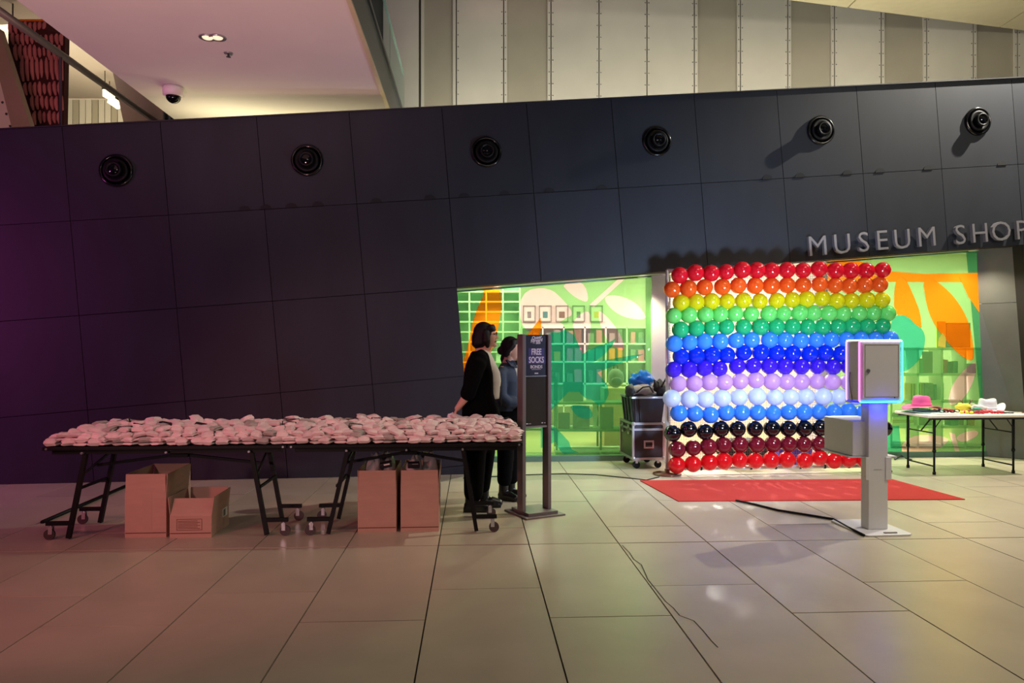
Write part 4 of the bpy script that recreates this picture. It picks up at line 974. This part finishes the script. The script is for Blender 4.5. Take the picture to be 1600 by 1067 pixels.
# ================================================================== CASE, TUB, BAGS
fcs = thing('flight_case', 'black flight case with silver edges and castors left of the balloons', 'case', (1.52, 9.32, 0), math.radians(7))
cw, cd_, cz0, cz1 = .42, .60, .115, .585
MB().b2(.012, cw-.012, .012, cd_-.012, cz0+.01, cz1-.01).build('case_body', M['case'], fcs)
ed = MB()
for z in (cz0, cz1-.028): ed.b2(0, cw, 0, .012, z, z+.028).b2(0, cw, cd_-.012, cd_, z, z+.028).b2(0, .012, 0, cd_, z, z+.028).b2(cw-.012, cw, 0, cd_, z, z+.028)
for x in (0, cw-.024):
    for y in (0, cd_-.024): ed.b2(x, x+.024, y, y+.024, cz0, cz1)
ed.build('edge_profile', M['alu'], fcs)
MB().b2(-.002, cw+.002, -.002, cd_+.002, cz1-.10, cz1-.075).build('lid_profile', M['alu'], fcs)
cr = MB()
for x in (.018, cw-.018):
    for z in (cz0+.018, cz1-.018): cr.ell((x, .016, z), (.028, .024, .028), None, 12, 8)
cr.build('ball_corner', M['alu'], fcs)
hd = MB().b2(.145, .275, -.008, .004, .26, .36).build('handle_dish', M['alu'], fcs); MB().b2(.165, .255, -.012, -.006, .28, .34).build('handle_recess', M['case'], hd); MB().bar((.165, -.014, .315), (.255, -.014, .315), .012, .016).build('handle_grip', M['gloss'], hd)
for y in (.14, .42):
    lt_ = MB().b2(-.008, .002, y, y+.07, cz1-.16, cz1-.04).build('latch', M['alu'], fcs); MB().b2(-.012, -.006, y+.02, y+.05, cz1-.13, cz1-.08).build('latch_knob', M['dsteel'], lt_)
for x in (.07, cw-.07):
    for y in (.07, cd_-.07):
        ca = MB().box((x, y, .105), (.09, .08, .01)).box((x, y, .085), (.03, .05, .04)).build('caster', M['steel'], fcs); MB().tube((x, y-.015, .045), (x, y+.015, .045), .045, 18).build('caster_wheel', M['black'], ca)
tb = thing('plastic_tub', 'dark grey ribbed plastic tub on top of the flight case', 'tub', (1.52, 9.32, cz1), math.radians(7))
m = MB(); m.prism([(.03, .03, 0), (.39, .03, 0), (.39, .5, 0), (.03, .5, 0)], (0, 0, .005))
for q in (([.03, .03, 0], [.39, .03, 0], [.42, .0, .31], [0, .0, .31], (0, .006, 0)), ([.03, .5, 0], [.39, .5, 0], [.42, .53, .31], [0, .53, .31], (0, -.006, 0)), ([.03, .03, 0], [.03, .5, 0], [0, .53, .31], [0, 0, .31], (.006, 0, 0)), ([.39, .03, 0], [.39, .5, 0], [.42, .53, .31], [.42, 0, .31], (-.006, 0, 0))): m.prism([Vector(v) for v in q[:4]], q[4])
m.build('tub_body', M['tub'], tb)
MB().b2(-.012, .432, -.014, .004, .305, .33).b2(-.012, .432, .526, .544, .305, .33).b2(-.012, .004, 0, .53, .305, .33).b2(.416, .432, 0, .53, .305, .33).build('rim', M['alu'], tb)
for k in range(4): MB().bar((.025-.0, .06+k*.13, .01), (-.005, .05+k*.14, .3), .03, .014).build('rib', M['dsteel'], tb)
for k in range(2): MB().bar((.05+k*.06, .026, .01), (.03+k*.06, -.004, .3), .03, .012).build('rib', M['dsteel'], tb)
z0_ = cz1+.30
dg_ = thing('duffel_bag', 'grey and black canvas duffel bag lying on the plastic tub', 'bag', (1.66, 9.50, z0_), .1)
crumple((0, 0, .08), (.20, .16, .09), 12, .22, 24, 16).build('bag_top', M['bagg'], dg_); crumple((0, 0, .035), (.21, .17, .05), 13, .15, 24, 10).build('bag_base', M['bagk'], dg_); crumple((-.15, -.02, .09), (.06, .13, .085), 14, .2).build('end_panel', M['bagk'], dg_)
MB().path([(-.1, -.15, .08), (-.03, -.19, .15), (.06, -.17, .16), (.12, -.14, .08)], .011, 6).build('strap', M['bagk'], dg_)
bb = crumple((1.70, 9.66, z0_+.20), (.15, .10, .13), 20, .4, 26, 18, 2.6).build('shopping_bag', M['blueb']); tag(bb, 'crumpled bright blue plastic bag on top of the duffel bag', 'bag')
bk = thing('rucksack', 'black rucksack with loose straps at the right of the duffel bag', 'bag', (1.90, 9.52, z0_), 0)
crumple((0, 0, .10), (.09, .12, .13), 22, .25).build('bag_body', M['bagk'], bk)
MB().path([(-.08, -.1, .1), (-.09, -.13, .24), (-.03, -.1, .2)], .014, 6).build('strap', M['bagk'], bk); MB().path([(.0, -.1, .14), (.06, -.12, .26), (.10, -.08, .18), (.1, -.05, .05)], .014, 6).build('strap', M['bagk'], bk)

# ================================================================== BALLOON BACKDROP
e_n = Vector((1, .087, 0)).normalized(); n_n = Vector((e_n.y, -e_n.x, 0))
def netp(px, py, back_): return on_net(px, py)-n_n*back_
bd = thing('balloon_backdrop', 'white netted frame on a bar stand that carries the rainbow balloons', 'backdrop', netp(1215, 742, .12)); bd.location.z = 0; B0 = bd.location.copy()
xl_, xr_ = netp(1047, 600, .12)-B0, netp(1386, 600, .12)-B0; zt = 2.47
for x in (xl_, xr_):
    MB().tube((x.x, x.y, .0), (x.x, x.y, zt), .02, 14).build('post', M['rod'], bd)
    rd_ = .17 if x is xl_ else .12; MB().lathe([(rd_, .004), (rd_+.005, .012), (rd_, .022), (.03, .03), (.03, .07)], (x.x, x.y, -.003), 32).build('base_disc', M['disc'], bd)
bt = MB()
MB().tube((xl_.x, xl_.y, zt), (xr_.x, xr_.y, zt), .018, 12).build('top_bar', M['rod'], bd)
br_ = MB().tube((xl_.x, xl_.y, .07), (xr_.x, xr_.y, .07), .022, 14).build('bottom_bar', M['rod'], bd)
for k in range(9): q = mix(xl_, xr_, .04+k*.115); MB().tube((q.x-.012, q.y, .07), (q.x+.012, q.y, .07), .027, 12).build('cable_tie', M['band'], br_)
nt_ = MB(); ln_ = (xr_-xl_); L_ = Vector((ln_.x, ln_.y, 0)); nW, nH = 92, 82
def thin(p, q, r=.0016):
    d = (q-p).normalized(); x = Vector((0, 0, 1)) if abs(d.z) < .5 else e_n; y = n_n
    vs = [p+x*r, p+y*r-x*r*.5, p-y*r-x*r*.5, q+x*r, q+y*r-x*r*.5, q-y*r-x*r*.5]
    nt_.add(vs, [(0, 1, 4, 3), (1, 2, 5, 4), (2, 0, 3, 5)])
for k in range(nW+1): q = xl_+L_*(k/nW); thin(Vector((q.x, q.y, .07)), Vector((q.x, q.y, zt)))
for k in range(nH+1): z = .07+(zt-.07)*k/nH; thin(Vector((xl_.x, xl_.y, z)), Vector((xr_.x, xr_.y, z)))
tag(nt_.build('net', M['net'], bd), kind='stuff')

def rubber(name, rgb, tr=.28): return mat('balloon_'+name, rgb, .09, 0, trans=tr, coat=.5)
BC = dict(red=rubber('red', (214, 22, 40)), orange=rubber('orange', (232, 92, 26)), yellow=rubber('yellow', (214, 204, 18)), lightgreen=rubber('light_green', (112, 214, 106)), green=rubber('green', (34, 178, 112)),
          sky=rubber('sky', (62, 142, 240)), blue=rubber('blue', (8, 48, 216)), indigo=rubber('indigo', (66, 34, 214)), lilac=rubber('lilac', (206, 160, 220)), white=rubber('white', (206, 220, 246)), black=rubber('black', (8, 8, 14), .02), maroon=rubber('maroon', (110, 18, 34), .12), scarlet=rubber('scarlet', (226, 22, 30)))
RB = .100
def balloon_mesh():
    m = MB(); prof = [(0, RB)]
    for k in range(1, 15): a = math.pi*k/16; prof.append((RB*math.sin(a), RB*math.cos(a)))
    prof += [(RB*.20, -RB*.985), (RB*.07, -RB*1.03), (RB*.05, -RB*1.08), (RB*.11, -RB*1.15), (0, -RB*1.14)]
    return m.lathe(prof, (0, 0, 0), 28, n_n)
BROWS = [
 ('red', 'red', 'the top red row', [(120,116),(190,105),(261,107),(330,101),(402,92),(470,94),(535,95),(604,93),(677,94),(747,88),(824,95),(893,95),(962,95),(1034,92)]),
 ('orange', 'orange', 'the orange row', [(87,180),(159,176),(232,170),(313,168),(383,162),(459,163),(534,163),(606,160),(678,160),(751,156),(820,162),(887,164),(955,160),(1021,158)]),
 ('yellow', 'yellow', 'the yellow row', [(128,239),(194,236),(262,233),(333,233),(407,229),(482,232),(556,230),(626,226),(691,224),(763,220),(827,231),(893,230),(962,227),(1030,227)]),
 ('lightgreen', 'pale green', 'the pale green row', [(94,298),(161,294),(235,293),(302,291),(371,289),(444,290),(520,289),(589,288),(661,285),(724,286),(791,288),(857,290),(927,288),(993,286),(1058,287)]),
 ('green', 'emerald green', 'the emerald row', [(123,361),(194,355),(264,352),(330,349),(408,349),(483,348),(556,348),(628,347),(698,349),(765,349),(831,349),(895,345),(965,346),(1035,344)]),
 ('sky', 'sky blue', 'the upper sky blue row', [(95,424),(163,419),(230,414),(302,414),(374,409),(445,407),(525,407),(593,407),(665,410),(735,408),(803,406),(870,405),(934,403),(1000,403),(1066,402)]),
 ('blue', 'royal blue', 'the royal blue row', [(125,482),(194,479),(263,475),(333,475),(408,465),(486,464),(556,466),(630,468),(706,470),(776,466),(845,470),(912,468),(980,466),(1048,468)]),
 ('indigo', 'indigo', 'the indigo row', [(93,540),(163,540),(233,534),(301,537),(381,525),(453,523),(525,525),(595,526),(667,527),(742,526),(812,529),(882,527),(950,528),(1018,528)]),
 ('lilac', 'lilac', 'the lilac row', [(114,604),(185,603),(254,597),(322,597),(394,593),(464,588),(535,594),(603,595),(669,595),(739,593),(810,596),(880,598),(950,597),(1018,596)]),
 ('white', 'white', 'the white row', [(86,670),(164,673),(238,674),(312,669),(388,665),(470,661),(550,665),(620,664),(691,662),(766,662),(838,663),(910,663),(982,664),(1052,664)]),
 ('sky', 'sky blue', 'the lower sky blue row', [(118,737),(189,739),(259,745),(331,735),(400,735),(472,735),(541,737),(612,732),(680,734),(747,731),(813,732),(880,730),(945,735),(1012,734)]),
 ('black', 'black', 'the black row', [(89,828),(160,809),(235,822),(306,808),(380,808),(458,807),(536,806),(609,806),(682,806),(752,803),(824,804),(896,804),(968,805),(1040,806)]),
 ('maroon', 'dark maroon', 'the maroon row', [(109,900),(181,893),(249,888),(319,881),(392,878),(466,878),(541,877),(610,876),(678,876),(750,875),(822,874),(894,876),(966,876),(1014,876)]),
 ('scarlet', 'bright red', 'the lowest row', [(109,971),(181,966),(254,958),(320,953),(390,948),(461,951),(532,948),(604,946),(684,950),(750,937),(817,951),(882,945),(954,946),(1024,946)]),
]
rb = random.Random(5); BM = {}
for key, colr, rowp, pts in BROWS:
    if key not in BM:
        me = balloon_mesh().mesh('balloon'); me.materials.append(BC[key]); BM[key] = me
    proto = None
    for k, (cx_, cy_) in enumerate(pts):
        if proto is None: proto = o = D.objects.new('balloon', BM[key])
        else: o = proto.copy()
        COL.objects.link(o)
        s_ = rb.uniform(.96, 1.04)*(1.04 if key == 'white' else 1)
        o.location = on_net(1020+cx_/2.885, 390+cy_/2.885)+n_n*rb.uniform(-.008, .012); o.scale = (s_, s_, s_)
        tag(o, f'{colr} balloon, {ordw(k)} from the left in {rowp}', 'balloon', 'balloons on the backdrop net')
# things left behind the net
o = crumple((2.95, 9.55, .16), (.32, .16, .17), 31, .2, 24, 14).build('holdall', M['bagk']); o.location.z = .002; tag(o, 'black holdall on the floor behind the lower left of the balloon net', 'bag')
t = thing('storage_crate', 'purple plastic crate on the floor behind the lower middle of the balloons', 'crate', (3.62, 9.6, 0), .1)
MB().b2(-.22, .22, -.15, .15, 0, .26).build('crate_body', mat('crate_purple', (70, 50, 200), .35), t, .015); MB().b2(-.235, .235, -.165, .165, .24, .28).build('crate_lid', M['white'], t, .008)

# ================================================================== CARPET, CABLES
q = [GF(1000, 751.5), GF(1060, 784), GF(1508, 781), GF(1392, 749)]
o = MB().prism(q, (0, 0, .009)).build('red_carpet', M['carpet']); tag(o, 'flat red carpet strip on the floor in front of the balloons', 'carpet')
pts = [GF(1150, 784)+Vector((0, 0, .014)), GF(1180, 790), GF(1215, 799), GF(1262, 806.5), GF(1302, 813), GF(1325, 826), GF(1350, 838.5)]
o = MB().path([p if i == 0 else p+Vector((0, 0, .012)) for i, p in enumerate(pts)], .011, 8).build('power_cable', M['black']); tag(o, 'black power cable from the red carpet to the white kiosk base', 'cable')
pts = [GF(724, 748), GF(815, 743), GF(880, 741), GF(930, 742.5), GF(985, 748), GF(1010, 751), GF(1030, 746)]
o = MB().path([p+Vector((0, 0, .008)) for p in pts], .006, 6).build('thin_cable', M['black']); tag(o, 'thin dark cable along the floor from dark wall to balloon stand', 'cable')

# ================================================================== KIOSK
YK = math.radians(5.5); kl = Vector((3.065, 6.255, 0))
ks = thing('photo_kiosk', 'white photo kiosk with glowing rimmed box on a square column', 'photo kiosk', kl, YK)
MB().prism([(-.22, -.20, 0), (-.19, -.23, 0), (.17, -.23, 0), (.2, -.20, 0), (.2, .29, 0), (.17, .32, 0), (-.19, .32, 0), (-.22, .29, 0)], (0, 0, .014)).build('base_plate', M['kiosk'], ks, .003)
MB().box((.03, -.18, .018), (.11, .02, .008)).build('base_slot', M['grey'], ks)
MB().b2(-.086, .086, -.058, .058, .014, 1.10).build('column', M['kiosk'], ks, .006)
MB().b2(-.225, .19, -.02, .46, .612, .622).build('shelf', M['kiosk'], ks, .002)
for x in (-.088, .088):
    MB().b2(x-.026, x+.006 if x < 0 else x+.026, -.066, -.052, .43, .62).build('bracket', M['kiosk'], ks, .003)
MB().b2(-.04, .03, -.0595, -.0575, .515, .517).build('seam', M['grey'], ks)
pr = MB().b2(-.20, .11, -.01, .45, .624, .92).build('printer_box', M['kiosk'], ks, .006)
MB().b2(-.17, .08, .451, .456, .68, .86).build('printer_front', M['grey'], pr)
MB().tube((-.088, -.03, .455), (-.096, -.03, .455), .009, 12).build('knob', M['black'], ks)
# box head
bx0_, bx1_, bz0, bz1, by0, by1 = -.19, .19, 1.085, 1.60, -.10, .115
MB().b2(bx0_+.008, bx1_-.008, by0+.01, by1-.01, bz0+.008, bz1-.008).build('box_shell', M['kiosk'], ks, .012)
MB().b2(bx0_+.01, bx1_-.01, by1-.02, by1+.03, bz0-.02, bz1).build('screen_housing', M['kiosk'], ks, .012)
dr = MB().b2(bx0_+.033, bx1_-.028, by0-.004, by0+.012, bz0+.03, bz1-.025).build('door', M['kiosk'], ks, .002)
gv = MB()
for a in ((bx0_+.045, bx1_-.04, bz0+.042, bz0+.045), (bx0_+.045, bx1_-.04, bz1-.04, bz1-.037), (bx0_+.045, bx0_+.048, bz0+.042, bz1-.037), (bx1_-.043, bx1_-.04, bz0+.042, bz1-.037)): gv.b2(a[0], a[1], by0-.0055, by0-.004, a[2], a[3])
gv.build('panel_line', M['grey'], dr)
lk = MB().tube((bx0_+.07, by0-.004, 1.345), (bx0_+.07, by0-.012, 1.345), .017, 18).build('lock', M['steel'], dr); MB().tube((bx0_+.07, by0-.012, 1.345), (bx0_+.07, by0-.016, 1.345), .009, 12).build('keyhole', M['black'], dr) if False else None
MB().box((bx1_-.075, by0-.005, bz0+.038), (.008, .004, .008)).build('indicator', M['black'], dr)
def ring(y, segs, r=.0065):
    cr_ = .02; pts = []
    for cx_, cz_, a0 in ((bx1_-cr_, bz1-cr_, 0), (bx0_+cr_, bz1-cr_, 90), (bx0_+cr_, bz0+cr_, 180), (bx1_-cr_, bz0+cr_, 270)):
        pts.append([Vector((cx_+cr_*math.cos(math.radians(a0+k*15)), y, cz_+cr_*math.sin(math.radians(a0+k*15)))) for k in range(7)])
    ch = {'top': pts[0][3:]+pts[1][:4], 'left': pts[1][3:]+pts[2][:4], 'bottom': pts[2][3:]+pts[3][:4], 'right': pts[3][3:]+pts[0][:4]}
    for sd, mt in segs.items(): MB().path(ch[sd], r, 8).build('light_strip', mt, ks)
E = dict(wh=emit('strip_white', (235, 225, 255), 3.2), mg=emit('strip_magenta', (255, 120, 235), 2.6), cy=emit('strip_cyan', (70, 215, 255), 3.2), bl=emit('strip_blue', (20, 32, 255), 2.6), vi=emit('strip_violet', (190, 150, 255), 2.4))
ring(by0+.006, {'top': E['wh'], 'left': E['mg'], 'right': E['cy'], 'bottom': E['cy']}); ring(by1-.012, {'top': E['wh'], 'left': E['vi'], 'right': E['cy'], 'bottom': E['bl']}, .006)
MB().path([(bx0_+.004, .05, 1.33), (bx0_-.004, .045, 1.28), (bx0_+.0, .04, 1.2), (bx0_+.006, .02, 1.09)], .004, 6).build('cable', M['bagg'], ks)
MB().b2(-.15, .15, -.085, .09, bz0-.012, bz0-.004).build('under_light', E['bl'], ks)
MB().b2(-.15, .15, by1+.031, by1+.036, 1.16, 1.52).build('screen', emit('screen_glow', (205, 222, 255), 6), ks)
yk = Vector((-math.sin(YK), math.cos(YK), 0))
light('kiosk_flash', 'AREA', kl+yk*.17+Vector((0, 0, 1.40)), kl+yk*3+Vector((-.6, 0, 1.85)), 135, (.52, .70, 1), .36, .4, spread=150)
light('kiosk_under', 'POINT', kl-yk*.12+Vector((0, 0, 1.04)), None, 1.3, (.02, .035, 1), .03)

# ================================================================== RIGHT-HAND TABLE
YT = math.radians(5); t0_ = Vector((5.10, 8.93, 0))
rt = thing('trestle_table', 'white topped folding table with black legs at the right window', 'table', t0_, YT)
MB().b2(-.13, 1.24, -.09, .60, .69, .725).build('tabletop', M['tabletop'], rt, .012)
MB().b2(-.10, 1.21, -.06, -.04, .665, .69).b2(-.10, 1.21, .55, .57, .665, .69).build('apron', M['dsteel'], rt)
for x in (0, 1.02):
    for y in (0, .51):
        lg = MB().tube((x, y, .28), (x, y, .69), .0165, 12).tube((x, y, .02), (x, y, .30), .0125, 12).build('leg', M['black'], rt)
        MB().tube((x, y, .0), (x, y, .035), .019, 12).build('foot', M['black'], lg); MB().tube((x, y, .27), (x, y, .30), .021, 12).build('height_clip', M['black'], lg)
    MB().tube((x, 0, .10), (x, .51, .10), .009, 10).build('leg_bar', M['black'], rt)
    MB().bar((x, .255, .50), (x+(.16 if x < .5 else -.16), .255, .685), .02, .008).tube((x, 0, .50), (x, .51, .50), .008, 8).build('brace', M['black'], rt)
    MB().bar((x, 0, .55), (x+(.10 if x < .5 else -.10), 0, .685), .012, .006).build('lock_brace', M['black'], rt)
yt = Vector((-math.sin(YT), math.cos(YT), 0)); xt_ = Vector((math.cos(YT), math.sin(YT), 0))
def on_t(x, y, z=0): return t0_+xt_*x+yt*y+Vector((0, 0, .726+z))
def hat(label, loc, rotz, crown_r, crown_h, brim, curl, mt, bandm_=None, flat=0):
    t = thing('cowboy_hat', label, 'hat', loc, rotz); n = 40; vs = []; fs = []
    rings = [(brim, 0, 1), (brim*.86, 0, .72), (brim*.7, 0, .4), (crown_r*1.12, .004, .1), (crown_r*1.0, .02, 0), (crown_r*.95, crown_h*.6, 0), (crown_r*.88, crown_h*.93, 0), (crown_r*.74, crown_h, 0), (crown_r*.4, crown_h*.86, 0), (.001, crown_h*.80, 0)]
    for r, z, cf in rings:
        for j in range(n):
            a = 2*math.pi*j/n; rx, ry = r, r*.8; zz = z
            zz += curl*cf*abs(math.cos(a))**3 - curl*.25*cf*abs(math.sin(a))**2+.012*(cf > 0)
            if z > crown_h*.9: zz -= .02*abs(math.sin(a))**2*(-1 if flat else 1)
            vs.append(Vector((rx*math.cos(a), ry*math.sin(a), zz)))
    zmin = min(v.z for v in vs); vs = [v-Vector((0, 0, zmin)) for v in vs]
    vs2 = [v-Vector((0, 0, .004)) for v in vs]
    for i in range(len(rings)-1): fs += [(i*n+j, i*n+(j+1) % n, (i+1)*n+(j+1) % n, (i+1)*n+j) for j in range(n)]
    m = MB().add(vs, fs, 0, True); m.build('hat_body', M[mt], t).modifiers.new('thick', 'SOLIDIFY').thickness = .004
    MB().path([(crown_r*1.0*math.cos(a), crown_r*.8*math.sin(a), .032-zmin) for a in [2*math.pi*k/24 for k in range(24)]], .009, 6, 0, True).build('hat_band', M[bandm_ or mt], t)
    return t
hat('mint green felt hat lying under the pink cowboy hat', on_t(.06, .33), .1, .10, .02, .27, .02, 'mint')
hat('pink felt cowboy hat stacked on the mint hat at the left table end', on_t(.06, .33, .042), .1, .115, .125, .235, -.035, 'pink', None, 1)
hat('shiny white cowboy hat with upturned brim at the right of the table', on_t(.98, .38), .05, .115, .155, .205, .085, 'whitehat')
def garland(label, c, r, mt, n=16, seed=0):
    rr = random.Random(seed); m = MB()
    for k in range(n):
        a = 2*math.pi*k/n; m.ell((math.cos(a)*r+rr.uniform(-.02, .02), math.sin(a)*r*.7+rr.uniform(-.02, .02), .016), (.022, .022, .016), None, 8, 6)
    o = m.build('flower_garland', M[mt], None, 0, c); return tag(o, label, 'garland')
garland('red flower garland lying behind the black masks on the table', on_t(.40, .40), .11, 'red', 18, 1); garland('red flower garland in the middle of the white table', on_t(.62, .16), .12, 'red', 18, 2); garland('red flower garland in front of the white hat', on_t(.86, .12), .10, 'red', 16, 3)
garland('yellow flower garland at the front edge of the table', on_t(.50, .10), .07, 'yellow', 12, 4)
def bundle(label, c, r, mt, seed, cat='scarf', name='scarf'): o = crumple((0, 0, r[2]), r, seed, .3).build(name, M[mt], None, 0, c); return tag(o, label, cat)
bundle('crumpled lime yellow scarf heaped on the white table', on_t(.68, .42), (.09, .07, .05), 'yellow', 41); bundle('crumpled white feathery scarf left of the white hat', on_t(.80, .30), (.09, .07, .045), 'white', 42); bundle('crumpled teal scarf between the yellow and white scarves', on_t(.72, .22), (.06, .05, .03), 'green', 43)
def glasses(label, c, rz, mt, r=.032, heart=False):
    t = thing('party_glasses', label, 'glasses', c, rz)
    for s_ in (-1, 1): MB().path([(s_*.036+r*math.cos(a), r*.9*math.sin(a)*.4, .022+r*.55*math.sin(a)) for a in [2*math.pi*k/14 for k in range(14)]], .005, 6, 0, True).build('rim', M[mt], t)
    MB().path([(-.07, 0, .02), (-.075, .07, .012), (-.07, .13, .006)], .004, 6).path([(.07, 0, .02), (.075, .07, .012), (.07, .13, .006)], .004, 6).build('temples', M[mt], t)
    return t
for k, (x, y, rz) in enumerate(((.24, .16, .3), (.33, .20, -.2), (.29, .30, .8), (.42, .22, .1))): glasses(f'black party glasses in the pile beside the pink hat, {ordw(k)} from the left', on_t(x+.03*0, y), rz, 'gloss')
glasses('red party glasses near the front middle of the table', on_t(.60, .02), .2, 'red'); glasses('brown party glasses near the front edge of the table', on_t(.56, .0+.06), -.4, 'brown')
t = thing('eye_mask', 'dark oval eye mask at the right front of the table', 'mask', on_t(1.0, .10), .1); m = MB().lathe([(0, 0), (.045, .002), (.05, .006), (.045, .012), (0, .014)], (-.04, 0, 0), 18).lathe([(0, 0), (.045, .002), (.05, .006), (.045, .012), (0, .014)], (.05, 0, 0), 18); m.build('mask_body', M['tub'], t); MB().path([(-.08, 0, .008), (-.05, .09, .006), (.06, .09, .006), (.095, 0, .008)], .004, 6).build('strap', M['bagk'], t)
t = thing('hand_fan', 'folded white hand fan at the right end of the table', 'fan', on_t(1.12, .12), -.4); MB().box((0, 0, .006), (.17, .03, .01)).build('fan_leaf', M['white'], t); MB().box((.11, 0, .006), (.07, .022, .008)).build('fan_handle', M['brown'], t)
t = thing('antler_headband', 'brown antler headband standing behind the yellow scarf', 'headband', on_t(.76, .47), .2)
MB().path([(.07*math.cos(a), 0, .07*math.sin(a)+.005) for a in [math.pi*k/10 for k in range(11)]], .006, 6).build('band', M['brown'], t)
for s_ in (-1, 1):
    an = MB().path([(s_*.03, 0, .068), (s_*.06, 0, .11), (s_*.10, 0, .14)], [.008, .007, .004], 6).path([(s_*.06, 0, .11), (s_*.055, 0, .14)], [.006, .003], 6); an.build('antler', M['brown'], t)
o = MB().box((0, 0, .006), (.26, .12, .012)).build('paper_stack', M['white'], None, 0, on_t(.14, .02), .1); tag(o, 'flat white paper stack at the front left corner of the table', 'papers')
o = MB().path([GF(1398, 719)+Vector((0, 0, .015)), GF(1408, 715.5)+Vector((0, 0, .03)), GF(1416, 717)+Vector((0, 0, .012)), GF(1424, 719)+Vector((0, 0, .012))], .012, 6).build('cable_tail', M['tub']); tag(o, 'short coiled cable on the floor by the right window frame', 'cable')
